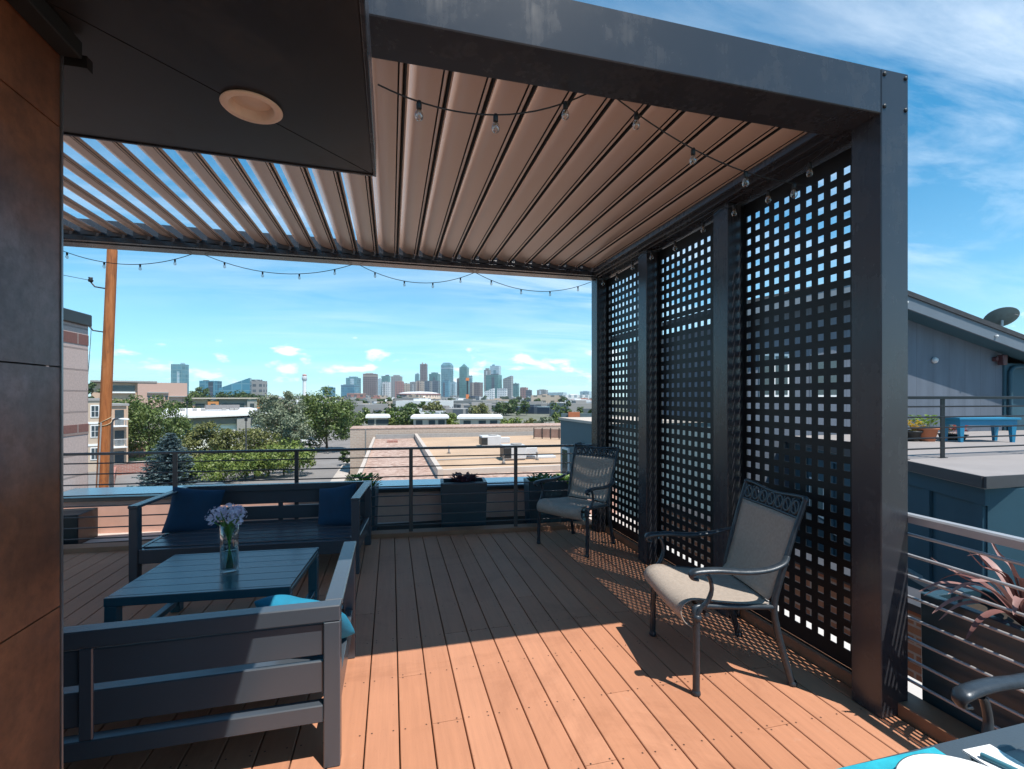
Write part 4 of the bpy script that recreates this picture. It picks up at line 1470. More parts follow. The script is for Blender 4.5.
for i in range(4):
    px_, py_ = rnd.uniform(5.6, 24), rnd.uniform(15, 39)
    mb = MB(); mb.lathe([(.0, RZ), (.16, RZ), (.07, RZ + .2), (.06, RZ + .55), (.10, RZ + .56), (.10, RZ + .64), (0, RZ + .66)], 12, (px_, py_, .05)); mb.build('vent_pipe', M['greytrim'], lb)
for i in range(7):
    yy = 17.5 + i * 3.4
    mb = MB(); mb.box(5.06, 34, yy, yy + .05, RZ + .0505, RZ + .058); mb.build('roof_seam', M['coping'], lb)
mb = MB(); mb.tube([(5.4, 20, RZ + .14), (13.5, 20.5, RZ + .14), (13.8, 27, RZ + .14)], .045, 8); mb.build('gas_pipe', M['greytrim'], lb)
br = thing('brick_building', 'long pale brick building behind the tan gravel roof', 'building', (-4.6, 57.8, GZ))
mb = MB(); mb.box(0, 42, 0, 5, 0, 5.25); mb.build('wall', M['oldbrick'], br)
mb = MB(); mb.box(-.05, 42.05, -.05, 5, 5.25, 5.34); mb.build('roof', M['gravel'], br)
mb = MB(); mb.tube([(1.75, -.08, 0), (1.75, -.08, 5.2)], .05, 6); mb.build('downpipe', M['greytrim'], br)
# rooftop air conditioners
M['acwhite'] = mat('ac_cabinet', (.55, .55, .56), .5, .1, .05, 2)
def ac_unit(label, x, y, w_, d, h, rz, group):
    p = site(x, 4.9 * F_PX / (y - HORIZ))
    root = thing('air_conditioner', label, 'air conditioner', (p.x, p.y, GZ + RZ + .05), rz, group)
    mb = MB(); mb.box(-w_ / 2, w_ / 2, -d / 2, d / 2, .12, h); mb.build('cabinet', M['acwhite'], root, bevel=.03)
    mb = MB(); mb.box(-w_ / 2 - .06, -w_ / 2 + .55, -d / 2 - .03, d / 2 - .3, .2, h * .85); mb.build('grille', M['capdark'], root)
    mb = MB(); mb.box(-w_ / 2 + .1, w_ / 2 - .1, -d / 2 + .1, d / 2 - .1, .0, .119); mb.build('curb', M['greytrim'], root)
    mb = MB(); mb.lathe([(.0, h + .01), (.42, h + .01), (.45, h + .10), (.40, h + .10), (.38, h + .03), (0, h + .03)], 18, (w_ * .15, 0, 0)); mb.build('fan_ring', M['greytrim'], root)
    mb = MB(); mb.box(w_ / 2 + .001, w_ / 2 + 1.0, -.35, .35, .3, h * .8); mb.build('duct', M['acwhite'], root, bevel=.03)
    return root
ac_unit('farther white air conditioner on the tan roof, with a long duct', 490, 446.5, 1.9, 1.6, 1.05, 0, 'rooftop air conditioners')
ac_unit('nearer white air conditioner on the tan roof, with dark grille side', 513, 460, 1.75, 1.5, 1.15, 0, 'rooftop air conditioners')
p = site(539, 4.9 * F_PX / (458 - HORIZ))
o = MB().box(-1.2, 1.2, -.7, .7, 0, .18).build('roof_panel', M['acwhite'], None, loc=(p.x, p.y, GZ + RZ + .052), bevel=.02)
tag(o, 'flat pale panel lying on the tan roof right of the air conditioners', 'panel')
rf = thing('roof_fence', 'slatted rust fence at the right of the tan roof', 'fence', tuple(site(534, 55)[:2]) + (GZ + RZ + .05,), R(-32))
M['rustfence'] = mat('rusty_fence', (.30, .19, .15), .8, .1, .2, 1)
mb = MB(); mb.box(0, 6, -.03, .03, .15, 1.15); mb.build('panel', M['rustfence'], rf)
for q in range(7):
    mb = MB(); mb.box(q * 1 - .05, q * 1 + .05, -.09, -.031, 0, 1.3); mb.build('post', M['capdark'], rf)

# --- blue grey stair bulkhead just right of the far corner
M['tealwall'] = mat('blue_grey_stucco', (.105, .155, .175), .85, 0, .07, 1.5, .2, 40)
M['tealdark'] = mat('blue_grey_batten', (.055, .095, .125), .7, 0, .1, 2)
bk_ = thing('stair_bulkhead', 'blue grey rendered stair housing with white window right of the tan roof', 'building', (2.97, 5.6, 0))
mb = MB(); mb.box(0, 2.2, 1.02, 2.45, -6, 1.09); mb.build('wall', M['tealwall'], bk_)
mb = MB(); mb.box(-.03, 2.23, .99, 2.48, 1.09, 1.13); mb.build('coping', M['coping'], bk_)
wf = MB(); wf.box(-.03, .01, 1.98, 2.32, .08, .62); wfo = wf.build('window', M['white'], bk_)
wf = MB(); wf.box(-.036, -.031, 2.02, 2.28, .12, .58); wf.build('pane', M['winglass'], wfo)
for yy in (1.36, 1.5):
    mb = MB(); mb.tube([(-.001, yy, .74), (-.06, yy, .74), (-.10, yy, .69)], .028, 8); mb.build('vent', M['capdark'], bk_)
p = site(568.5, 12.5)
o = MB().box(0, .30, 0, .12, 0, .42).build('roof_cabinet', mat('orange_panel', (.50, .16, .07), .7), None, loc=(p.x, p.y, .68), rotz=-YAW)
tag(o, 'small orange brown cabinet seen above the blue grey stair housing', 'cabinet')
p = site(561.5, 12.65)
o2 = MB().box(0, .9, 0, .12, 0, .38).box(0, .9, -.3, .12, -8.5, -.001).build('roof_screen', M['tealwall'], None, loc=(p.x, p.y, .68), rotz=-YAW)
tag(o2, 'pale blue grey roof screen beyond the stair housing', 'screen')

# --- houses with white roofs beyond the brick building
M['cream'] = mat('cream_wall', (.48, .44, .38), .9, 0, .05, 1)
def white_house(label, x0, x1, ytop, dist, dep, roofh, group):
    w_ = (x1 - x0) / F_PX * dist
    root = rot_thing('house', label, 'house', (x0 + x1) / 2, dist, group)
    zt = EYE - (ytop - HORIZ) / F_PX * dist - GZ
    mb = MB(); mb.box(-w_ / 2 + .5, w_ / 2 - .5, .5, dep, 0, zt - .4); mb.build('wall', M['cream'], root)
    mb = MB(); a, b = w_ / 2, dep + .5
    mb.add([(-a, 0, zt - .4), (a, 0, zt - .4), (a, b, zt - .4), (-a, b, zt - .4), (-a, 0, zt), (a, 0, zt), (a, b, zt), (-a, b, zt), (-a * .9, b * .15, zt + roofh * .4), (a * .9, b * .15, zt + roofh * .4), (a * .9, b * .85, zt + roofh * .4), (-a * .9, b * .85, zt + roofh * .4)],
           [(3, 2, 1, 0), (0, 1, 5, 4), (1, 2, 6, 5), (2, 3, 7, 6), (3, 0, 4, 7), (4, 5, 9, 8), (5, 6, 10, 9), (6, 7, 11, 10), (7, 4, 8, 11), (8, 9, 10, 11)])
    mb.build('roof', M['white'], root)
    for q in (-.28, .05, .3):
        g = MB(); g.box(w_ * q - .6, w_ * q + .6, .44, .499, zt - 1.7, zt - .7); g.build('window', M['winglass'], root)
    return root
white_house('small cream house with white roof nearest the dark trees, left of three', 366, 390, 416, 92, 9, .35, 'white roofed houses behind the brick building')
white_house('cream house with white roof between two trees, middle of three', 411, 449, 416.5, 88, 9, .4, 'white roofed houses behind the brick building')
white_house('cream house with broad white roof nearest the orange ride tower, right of three', 457, 503, 416.5, 80, 9, .3, 'white roofed houses behind the brick building')

# --- white roofed hall among the trees
wh = rot_thing('hall', 'white hall with wide flat white roof and grey walls among the trees', 'building', 222, 84, turn=R(6))
M['greywall'] = mat('grey_wall_panel', (.20, .19, .19), .8, 0, .06, 1)
mb = MB(); mb.box(-8.3, 8.2, 0, 30, 0, 4.2); mb.build('wall', M['white'], wh)
mb = MB(); mb.box(-8.3, 8.2, -.4, 30, 4.21, 5.3); mb.build('upper_wall', M['greywall'], wh)
mb = MB(); mb.add([(-9.8, -1.5, 5.3), (9, -1.0, 5.75), (10, 36, 6.0), (-7, 36, 6.0), (-9.8, -1.5, 5.62), (9, -1.0, 6.1), (10, 36, 6.35), (-7, 36, 6.35)], [(3, 2, 1, 0), (4, 5, 6, 7), (0, 1, 5, 4), (1, 2, 6, 5), (2, 3, 7, 6), (3, 0, 4, 7)]); mb.build('roof', M['white'], wh)
mb = MB(); mb.box(2.2, 4.4, -.9, -.405, .01, 5.2); mb.build('bay', M['greytrim'], wh)
for xx in (-6.8, -4.9, -1.5, 5.8):
    mb = MB(); mb.box(xx, xx + 1.3, -.05, -.001, .8, 2.3); mb.build('window', M['winglass'], wh)
for xx in (-5.5, -3.6, -2.2, 1.3, 2.6, 3.4):
    mb = MB(); mb.box(xx, xx + .7, 12, 12.8, 6.25, 6.75); mb.build('roof_vent', M['greytrim'], wh)
mb = MB(); mb.box(-.8, 5.4, 20, 22, 6.3, 7.3); mb.build('roof_plant', M['greywall'], wh)

# --- apartments with orange and grey fronts
M['orange'] = mat('orange_cladding', (.55, .23, .08), .8)
ob = rot_thing('apartment_building', 'long low apartment row with orange and grey fronts behind the white hall', 'building', 232, 150)
ob.scale = (1, 1, 1.33)
for i, (a, b, h, m_) in enumerate(((-10.5, -6.5, 6.2, M['tan']), (-6.49, -3.6, 5.8, M['orange']), (-3.59, 4.2, 6.3, M['greywall']), (4.21, 7, 6.2, M['greytrim']), (7.01, 9, 6.3, M['orange']), (9.01, 14, 6.1, M['greywall']))):
    mb = MB(); mb.box(a, b, 0 if i % 2 else .6, 10, 0, h); mb.build('wall', m_, ob)
    for q in range(2):
        g = MB(); g.box(a + .8, b - .8, -.1 + (0 if i % 2 else .6), -.001 + (0 if i % 2 else .6), 1 + 2.6 * q, 2.6 + 2.6 * q); g.build('window', M['winglass'], ob)
mb = MB(); mb.box(-10.7, 14.2, -.4, 10.4, 6.31, 6.6); mb.build('roof', M['coping'], ob)

# --- hillside apartment block
hb = rot_thing('apartment_building', 'tan terraced apartment block on the rise left of the glass tower', 'building', 144, 225)
mb = MB(); mb.box(-19, -2.4, 2, 18, 0, 15.6); mb.build('wall', M['tan'], hb)
mb = MB(); mb.box(-2.39, 17, 0, 18, 0, 15.9); mb.build('wall', mat('rose_render', (.50, .33, .27), .9), hb)
mb = MB(); mb.box(-19.2, 5, -.3, 18.2, 15.91, 16.6); mb.build('roof', M['greytrim'], hb)
mb = MB(); mb.box(-12, -3.4, 1.6, 1.99, 11.6, 14.4); mb.build('window_band', M['winglass'], hb)
mb = MB(); mb.box(-12.5, -3.2, .6, 1.98, 10.8, 11.5); mb.build('balcony', M['white'], hb)
mb = MB(); mb.box(1.2, 9.5, -.9, -.01, 10.8, 11.4); mb.box(9.6, 17.2, -1.2, -.01, 9.0, 9.5); mb.build('terrace', M['greytrim'], hb)
for q in range(5):
    g = MB(); g.box(1.4 + q * 1.7, 2.4 + q * 1.7, -.05, -.001, 7.6, 9.6); g.build('window', M['winglass'], hb)

# --- downtown
FM = {
    'brown': facade_mat('brown_tower_facade', (.050, .035, .035), (.17, .115, .105), 8, 9, .55, .6),
    'teal': facade_mat('teal_glass_facade', (.06, .17, .21), (.13, .25, .28), 8, 9, .8, .85, .12),
    'blue': facade_mat('bright_blue_glass_facade', (.03, .14, .21), (.09, .22, .29), 9, 11, .85, .9, .1),
    'grey': facade_mat('grey_stone_facade', (.07, .085, .10), (.27, .26, .25), 8, 9, .5, .55),
    'green': facade_mat('green_glass_facade', (.03, .13, .13), (.08, .20, .19), 8, 9, .8, .85, .12),
    'navy': facade_mat('navy_glass_facade', (.02, .035, .06), (.07, .085, .11), 8, 9, .75, .8, .12),
    'white': facade_mat('white_facade', (.20, .24, .27), (.66, .66, .66), 8, 9, .5, .5),
    'brick': facade_mat('red_brick_facade', (.09, .08, .08), (.36, .16, .13), 9, 11, .5, .45),
    'tan': facade_mat('tan_facade', (.12, .11, .10), (.48, .38, .30), 9, 11, .5, .45),
    'pale': facade_mat('pale_glass_facade', (.24, .36, .42), (.42, .50, .54), 8, 9, .7, .8, .15),
}
def tower(label, x0, x1, ytop, dist, kind, turn=22, ratio=.8, top=None, group='towers of the far skyline', cat='skyscraper', name='skyscraper', dz=0):
    th_ = R(turn)
    bear = math.atan((512 - (x0 + x1) / 2) / F_PX)
    span = (x1 - x0) / F_PX * dist * math.cos(bear)
    w_ = span / (math.cos(th_) + ratio * math.sin(th_))
    d = ratio * w_
    h = EYE + (HORIZ - ytop) / F_PX * dist - GZ
    c = site((x0 + x1) / 2, dist)
    mb = MB()
    mb.box(-w_ / 2, w_ / 2, -d / 2, d / 2, 0, h)
    if top == 'step':
        mb.box(-w_ * .3, w_ * .3, -d * .3, d * .3, h, h * 1.06)
    elif top == 'spire':
        mb.box(-w_ * .38, w_ * .38, -d * .38, d * .38, h, h + 3)
        a, b = w_ * .36, d * .36
        mb.add([(-a, -b, h + 3), (a, -b, h + 3), (a, b, h + 3), (-a, b, h + 3), (0, 0, h + 17)], [(0, 1, 4), (1, 2, 4), (2, 3, 4), (3, 0, 4)])
    elif top == 'cham':
        a, b = w_ / 2, d / 2
        mb.add([(-a, -b, h), (a, -b, h), (a, b, h), (-a, b, h), (-a * .62, -b * .62, h + 12), (a * .62, -b * .62, h + 12), (a * .62, b * .62, h + 12), (-a * .62, b * .62, h + 12)], [(0, 1, 5, 4), (1, 2, 6, 5), (2, 3, 7, 6), (3, 0, 4, 7), (4, 5, 6, 7)])
    elif top == 'slant':
        a, b = w_ / 2, d / 2
        mb.add([(-a, -b, h), (a, -b, h), (a, b, h), (-a, b, h), (a, -b, h + 14), (a, b, h + 14)], [(0, 1, 4), (3, 5, 2), (0, 4, 5, 3), (1, 2, 5, 4)])
    rv = random.Random(int(x0 * 7 + ytop))
    mb.cur = 1
    k = rv.choice((0, 1, 1, 2))
    if k == 1:
        u = rv.uniform(-.3, .1) * w_
        mb.box(u, u + w_ * rv.uniform(.12, .3), -d / 2 - .6, -d / 2 - .01, 0, h * rv.uniform(.8, .98))
    elif k == 2:
        mb.box(-w_ / 2 - .5, w_ / 2 + .5, -d / 2 - .5, d / 2 + .5, h * .90, h * .93)
    if top is None:
        for q in range(rv.randint(1, 3)):
            u, v_ = rv.uniform(-.4, .15) * w_, rv.uniform(-.4, .1) * d
            mb.box(u, u + w_ * rv.uniform(.12, .3), v_, v_ + d * .3, h, h + rv.uniform(.02, .05) * h)
    alt = {'brown': 'tan', 'teal': 'pale', 'blue': 'navy', 'grey': 'white', 'green': 'navy', 'navy': 'grey', 'white': 'grey', 'brick': 'tan', 'tan': 'brown', 'pale': 'teal'}[kind]
    o = mb.build(name, [FM[kind], FM[alt]], None, loc=(c.x, c.y, GZ + dz), rotz=-YAW + bear - th_)
    return tag(o, label, cat, group)
DT = 2100
sk = [
    ('stepped teal grey glass building at the left end of the skyline', 346, 361, 378, DT * .9, 'teal', 'step'),
    ('low blue glass building at the foot of the leftmost skyline block', 341, 359, 385, DT * .85, 'blue', None),
    ('broad dark brown slab tower, second block from the left of the skyline', 363, 378, 374, DT * .95, 'brown', None),
    ('narrow pale tower squeezed right of the broad brown slab', 378, 381.5, 379, DT, 'pale', None),
    ('dark teal tower rising behind a white striped block', 381.5, 390.5, 376, DT * 1.1, 'green', None),
    ('white striped block in front of the dark teal tower', 382, 391, 382, DT, 'white', None),
    ('grey glass tower with curved looking top left of the arena roof', 391, 402.5, 376.5, DT * 1.05, 'grey', 'step'),
    ('red brick mid rise block in front of the grey glass tower', 395, 404, 381.5, DT * .9, 'brick', None),
    ('grey tan block directly above the arena, left one', 404, 410.5, 383.5, DT * .95, 'tan', None),
    ('grey block directly above the arena, middle one', 410, 416.5, 382, DT * .93, 'grey', None),
    ('tan block directly above the arena, right one', 416, 425, 381.2, DT * .95, 'tan', None),
    ('slim teal tower left of the tall brown tower', 415, 419.5, 374, DT * 1.15, 'teal', None),
    ('tall narrow brown tower, highest in the middle of the skyline', 420, 427.6, 364.2, DT * 1.1, 'brown', None),
    ('dark green tower right of the tall narrow brown tower', 429, 440.5, 374, DT * 1.1, 'green', 'step'),
    ('dark navy glass block in front of the dark green tower', 424.5, 440.5, 381, DT * .92, 'navy', None),
    ('tall pale teal glass tower with cut corners on top', 441, 453.4, 365.5, DT, 'teal', 'cham'),
    ('bright blue glass block at the foot of the tall cut corner tower', 441.5, 450.5, 380.5, DT * .9, 'blue', None),
    ('pale glass block right of the bright blue block', 450, 457, 382.3, DT * .95, 'pale', None),
    ('thin brown block left of the pointed tower', 456.8, 460, 378.5, DT * 1.02, 'brown', None),
    ('grey green tower with small pyramid top', 459.3, 469, 367.5, DT, 'green', 'spire'),
    ('slim teal block right of the pointed tower', 468.5, 472.5, 376, DT * 1.1, 'teal', None),
    ('brown office slab with dark windows right of the orange ride', 470, 483, 382.5, DT * .92, 'brown', None),
    ('white low building with sloping roof right of the brown office slab', 484, 495, 392, DT * .85, 'white', 'slant'),
    ('grey blue tower with rounded step left of the tallest pale tower', 484, 491, 370, DT * 1.1, 'grey', 'step'),
    ('pale grey square topped tower, tallest right of the skyline middle', 490, 501, 366, DT * 1.15, 'pale', None),
    ('green glass tower in front of the tallest pale tower', 486, 502, 375, DT, 'green', None),
    ('low white block in front of the green glass tower', 497, 507.5, 388.5, DT * .9, 'white', None),
    ('grey office tower with one raised corner', 503, 513.3, 379, DT, 'grey', 'slant'),
    ('dark green block at the right end of the skyline towers', 513, 519.3, 383.5, DT * .95, 'green', None),
    ('reddish low block right of the last skyline tower', 520, 528, 387.5, DT * .95, 'brick', None),
    ('dark low block right of the reddish one', 526, 532, 390, DT * .9, 'navy', None),
    ('grey hall on the right horizon', 537, 548, 390, DT * .95, 'grey', 'step'),
    ('long pale hall stretching along the right horizon', 547, 567, 392.5, DT, 'pale', None),
    ('small tower block near the right end of the horizon', 580, 592, 391.5, DT * .95, 'pale', 'step'),
    ('small blue block left of the skyline beside the dark trees', 322.5, 335.5, 387.5, DT * .8, 'blue', 'step'),
]
for i, (lab, a, b, yt, dd, kd, tp) in enumerate(sk):
    tower(lab, a, b, yt, dd, kd, turn=(18, 24, 14, 20)[i % 4], top=tp)
tower('teal glass residential tower standing alone at the left', 171, 189, 364.5, 950, 'teal', 30, .8, None, None)
tower('teal blue glass office block in the trees left of the grey block', 199.5, 222, 381, 640, 'blue', 20, .7, None, None, 'office block', 'office_block')
tower('low bright blue glass wing right of the teal blue office block', 219, 252, 388.5, 620, 'blue', 8, .5, 'slant', None, 'office block', 'office_block')
tower('grey gridded office block right of the blue glass wing', 243, 267.5, 381, 700, 'grey', 24, .7, 'step', None, 'office block', 'office_block')
# arena
ar = rot_thing('arena', 'wide tan arena with shallow white domed roof below the skyline', 'arena', 419, 1150)
mb = MB(); rr_ = 21.5 / F_PX * 1150
mb.lathe([(rr_, 0), (rr_, 13.5), (rr_ * .98, 13.5)], 40); mb.build('wall', FM['tan'], ar)
mb = MB(); mb.lathe([(rr_ * 1.01, 13.6), (rr_ * 1.01, 16), (rr_ * .95, 17.5)], 40); mb.build('rim', mat('arena_brown_rim', (.16, .08, .07), .8), ar)
mb = MB(); mb.lathe([(rr_ * .95, 17.4), (rr_ * .8, 19.3), (rr_ * .5, 21.5), (0, 22.4)], 40); mb.build('roof', M['white'], ar)
tower('pink tan block at the left of the arena', 371, 380, 395.5, 800, 'brick', 15, .8, None, None, 'building', 'building')
tower('long pink brick block under the dark brown slab tower', 347, 366, 393.5, 900, 'brick', 10, .5, None, None, 'building', 'building')
# observation tower and drop ride
ot = rot_thing('observation_tower', 'slim white observation tower with red top on the left horizon', 'tower', 304.5, 1200)
mb = MB(); mb.lathe([(5, 0), (4.2, 40), (4.2, 52)], 16); mb.build('shaft', M['white'], ot)
mb = MB(); mb.lathe([(4.2, 50), (6.2, 53), (6.2, 61), (5, 62)], 16); mb.build('cabin', mat('pale_grey_cabin', (.5, .52, .54), .5), ot)
mb = MB(); mb.lathe([(4, 62), (5, 63), (5, 66), (0, 67)], 16); mb.build('crown', mat('red_crown', (.50, .24, .21), .6), ot)
dr = rot_thing('drop_ride', 'thin dark drop ride tower with bright orange top and base', 'tower', 467.5, 900)
mb = MB(); mb.box(-1.7, 1.7, -1.7, 1.7, 14, 40); mb.build('shaft', M['capdark'], dr)
M['ride'] = mat('ride_orange', (.75, .20, .04), .5)
mb = MB(); mb.box(-3.2, 3.2, -3.2, 3.2, 40, 45.5); mb.build('head', M['ride'], dr)
mb = MB(); mb.box(-3.0, 3.0, -3, 3, 0, 14); mb.build('base', M['ride'], dr)
# far rooftops
rnd = random.Random(17)
fk = [('white', 'small white building among the far rooftops'), ('grey', 'small grey building among the far rooftops'), ('tan', 'small tan building among the far rooftops'), ('brick', 'small red building among the far rooftops'), ('navy', 'small dark building among the far rooftops')]
for i in range(120):
    x = rnd.uniform(325, 600) if i % 4 else rnd.uniform(190, 330)
    dd = 170 + 1500 * rnd.random() ** 1.4
    kd, lab = rnd.choices(fk, (5, 5, 3, 1.2, 2))[0]
    h = rnd.uniform(3.5, 7.2) if dd < 600 else rnd.uniform(4, 13)
    w_ = rnd.uniform(8, 24) * (1 + dd / 900)
    p = site(x, dd)
    mb = MB()
    mb.box(-w_ / 2, w_ / 2, -6, rnd.uniform(6, 20), 0, h)
    mb.box(-w_ * .2, w_ * .1, -2, 3, h, h + 1.2)
    o = mb.build('distant_building', FM[kd], None, loc=(p.x, p.y, GZ), rotz=-YAW + rnd.uniform(-.5, .5))
    tag(o, lab, 'building', 'low rooftops between the trees and the skyline')

# ------------------------------------------------------------------ trees
LM = {
    'mid': leaf_mat('leaf_mid_green', (0.039, 0.075, 0.018), (0.163, 0.215, 0.062)),
    'dark': leaf_mat('leaf_dark_green', (0.021, 0.047, 0.013), (0.091, 0.137, 0.039)),
    'olive': leaf_mat('leaf_olive', (0.058, 0.072, 0.021), (0.215, 0.221, 0.072)),
    'grey': leaf_mat('leaf_grey_green', (0.085, 0.111, 0.065), (0.260, 0.299, 0.195)),
    'lime': leaf_mat('leaf_bright_green', (0.065, 0.111, 0.021), (0.240, 0.299, 0.072)),
    'blue': leaf_mat('spruce_blue', (0.058, 0.098, 0.104), (0.202, 0.280, 0.293)),
}
M['bark'] = mat('bark', (.085, .062, .045), .95, 0, .25, 4)
def crown_mesh(mb, seed, c, rx, rz, nclump, nleaf, leaf, core=.35):
    rnd = random.Random(seed)
    for i in range(nclump):
        d = Vector((rnd.gauss(0, 1), rnd.gauss(0, 1), rnd.gauss(.12, .9))).normalized()
        r = rnd.uniform(core, .92) ** .8
        cr = rx * rnd.uniform(.18, .36)
        if i % 6 == 5 and nclump > 30:
            r, cr = rnd.uniform(.88, 1.0), rx * rnd.uniform(.13, .20)
        cc = Vector(c) + Vector((d.x * rx * r, d.y * rx * r, d.z * rz * r))
        for q in range(nleaf):
            e = Vector((rnd.gauss(0, 1), rnd.gauss(0, 1), rnd.gauss(0, 1))).normalized()
            p = cc + Vector((e.x, e.y, e.z * .8)) * cr * rnd.uniform(.45, 1.12)
            nrm = (e + Vector((rnd.gauss(0, .5), rnd.gauss(0, .5), rnd.gauss(.35, .5)))).normalized()
            u = nrm.orthogonal().normalized()
            v = nrm.cross(u)
            t = rnd.uniform(0, 2 * PI)
            a = (u * math.cos(t) + v * math.sin(t)) * leaf * rnd.uniform(.6, 1.25)
            b = nrm.cross(a) * .55
            mb.add([p - a, p - b * .9 + nrm * leaf * .1, p + a, p + b], [(0, 1, 2, 3)])
def broadleaf(label, x, dist, ytop, width, kind, seed, nclump=46, nleaf=85, ybase=None, squash=1.0, group=None):
    p = site(x, dist)
    zt = EYE + (HORIZ - ytop) / F_PX * dist - GZ
    w_ = width / F_PX * dist
    low = zt * .06 if ybase is None else max(.3, EYE + (HORIZ - ybase) / F_PX * dist - GZ)
    root = thing('tree', label, 'tree', (p.x, p.y, GZ), random.Random(seed).uniform(0, 6), group)
    rz = (zt - low) / 2
    cz = (zt + low) / 2
    rx = w_ / 2 * 1.08
    mb = MB()
    mb.tube(bez([(0, 0, 0), (.1, .05, cz * .5), (.0, .1, cz), (.1, 0, zt * .85)], 4), [.022 * zt * (1 - .075 * i) for i in range(13)], 8)
    rnd = random.Random(seed + 99)
    for i in range(6):
        a = i * 1.05 + rnd.uniform(-.3, .3)
        z0 = low + rz * rnd.uniform(.1, .9)
        mb.tube(bez([(0, 0, z0), (rx * .4 * math.cos(a), rx * .4 * math.sin(a), z0 + rz * .35), (rx * .75 * math.cos(a), rx * .75 * math.sin(a), z0 + rz * .55)], 3), [.009 * zt, .008 * zt, .007 * zt, .006 * zt, .005 * zt, .004 * zt, .003 * zt], 6)
    mb.build('trunk', M['bark'], root)
    mb = MB()
    crown_mesh(mb, seed, (0, 0, cz), rx, rz * squash, nclump, nleaf, max(.0032 * dist, .13) * .9)
    mb.build('crown', LM[kind], root)
    return root
broadleaf('dense mid green tree right of the orange pole, behind the blue spruce', 149, 66, 397, 66, 'mid', 1, 110, 105, 466)
broadleaf('dark green tree between the pole and the hillside apartments', 122, 95, 398, 40, 'dark', 2, 36, 70)
broadleaf('dark narrow tree between the block building and the pole', 92, 160, 380, 18, 'dark', 3, 24, 60)
broadleaf('round olive tree in front of the white hall', 211, 58, 424, 44, 'olive', 4, 64, 95, 468)
broadleaf('tall grey green tree right of the white hall', 281, 72, 392, 52, 'grey', 5, 95, 95, 452)
broadleaf('shorter grey green tree in front of the tall grey green one', 294, 64, 413, 34, 'grey', 6, 44, 80, 450)
broadleaf('large dark green tree left of the pale brick building', 327, 78, 390, 58, 'mid', 7, 105, 100, 452)
broadleaf('dark tree between the grey green tree and the large dark green one', 307, 95, 398, 36, 'dark', 8, 40, 80, 436)
broadleaf('rounded olive tree at the left foot of the grey green tree', 255, 60, 426, 46, 'olive', 9, 50, 90, 462)
broadleaf('bright green bush along the street right of the blue spruce', 222, 50, 455, 56, 'lime', 10, 50, 90, 482)
broadleaf('bright green bush along the street left of the white car', 284, 54, 441, 54, 'lime', 11, 56, 95, 474)
broadleaf('bright green bush in the middle of the street planting', 255, 52, 451, 40, 'lime', 12, 40, 90, 479)
broadleaf('low dark shrub left of the pale brick building near the road', 347, 62, 449, 15, 'dark', 13, 18, 50, 468)
broadleaf('dark tree crown under the teal blue office block', 203, 300, 387, 22, 'dark', 14, 26, 50)
broadleaf('dark row tree left of the grey gridded office block', 232, 300, 391, 36, 'dark', 15, 30, 50)
broadleaf('dark row tree in front of the blue glass wing', 252, 310, 392, 26, 'dark', 16, 26, 50)
broadleaf('green tree just right of the lone teal glass tower', 193, 260, 389, 18, 'mid', 17, 22, 50)
broadleaf('green tree beside the left white roofed house', 393, 100, 409, 18, 'lime', 18, 26, 60)
broadleaf('grey green tree between the left and middle white roofed houses', 407, 96, 407, 20, 'mid', 19, 30, 60)
broadleaf('olive tree above the middle white roofed house', 432, 190, 401, 24, 'olive', 20, 28, 55)
broadleaf('bright tree between the middle and right white roofed houses', 453, 95, 414, 18, 'lime', 21, 24, 60)
broadleaf('green tree right of the right white roofed house', 511, 92, 415, 24, 'lime', 22, 30, 60)
broadleaf('olive tree second right of the right white roofed house', 529, 88, 416, 20, 'olive', 23, 28, 60)
broadleaf('grey green round tree near the blue grey stair housing', 545, 84, 411, 20, 'grey', 24, 32, 65)
broadleaf('dark tree left of the left white roofed house', 360, 105, 408, 26, 'mid', 25, 32, 60)
broadleaf('dark tree behind the right white roofed house', 505, 230, 402, 26, 'dark', 26, 28, 50)
broadleaf('olive tree beside the orange base of the drop ride', 478, 180, 404, 24, 'olive', 27, 26, 50)
broadleaf('dark tree at the stair housing corner above the tan roof', 557, 110, 411, 16, 'mid', 28, 22, 55)
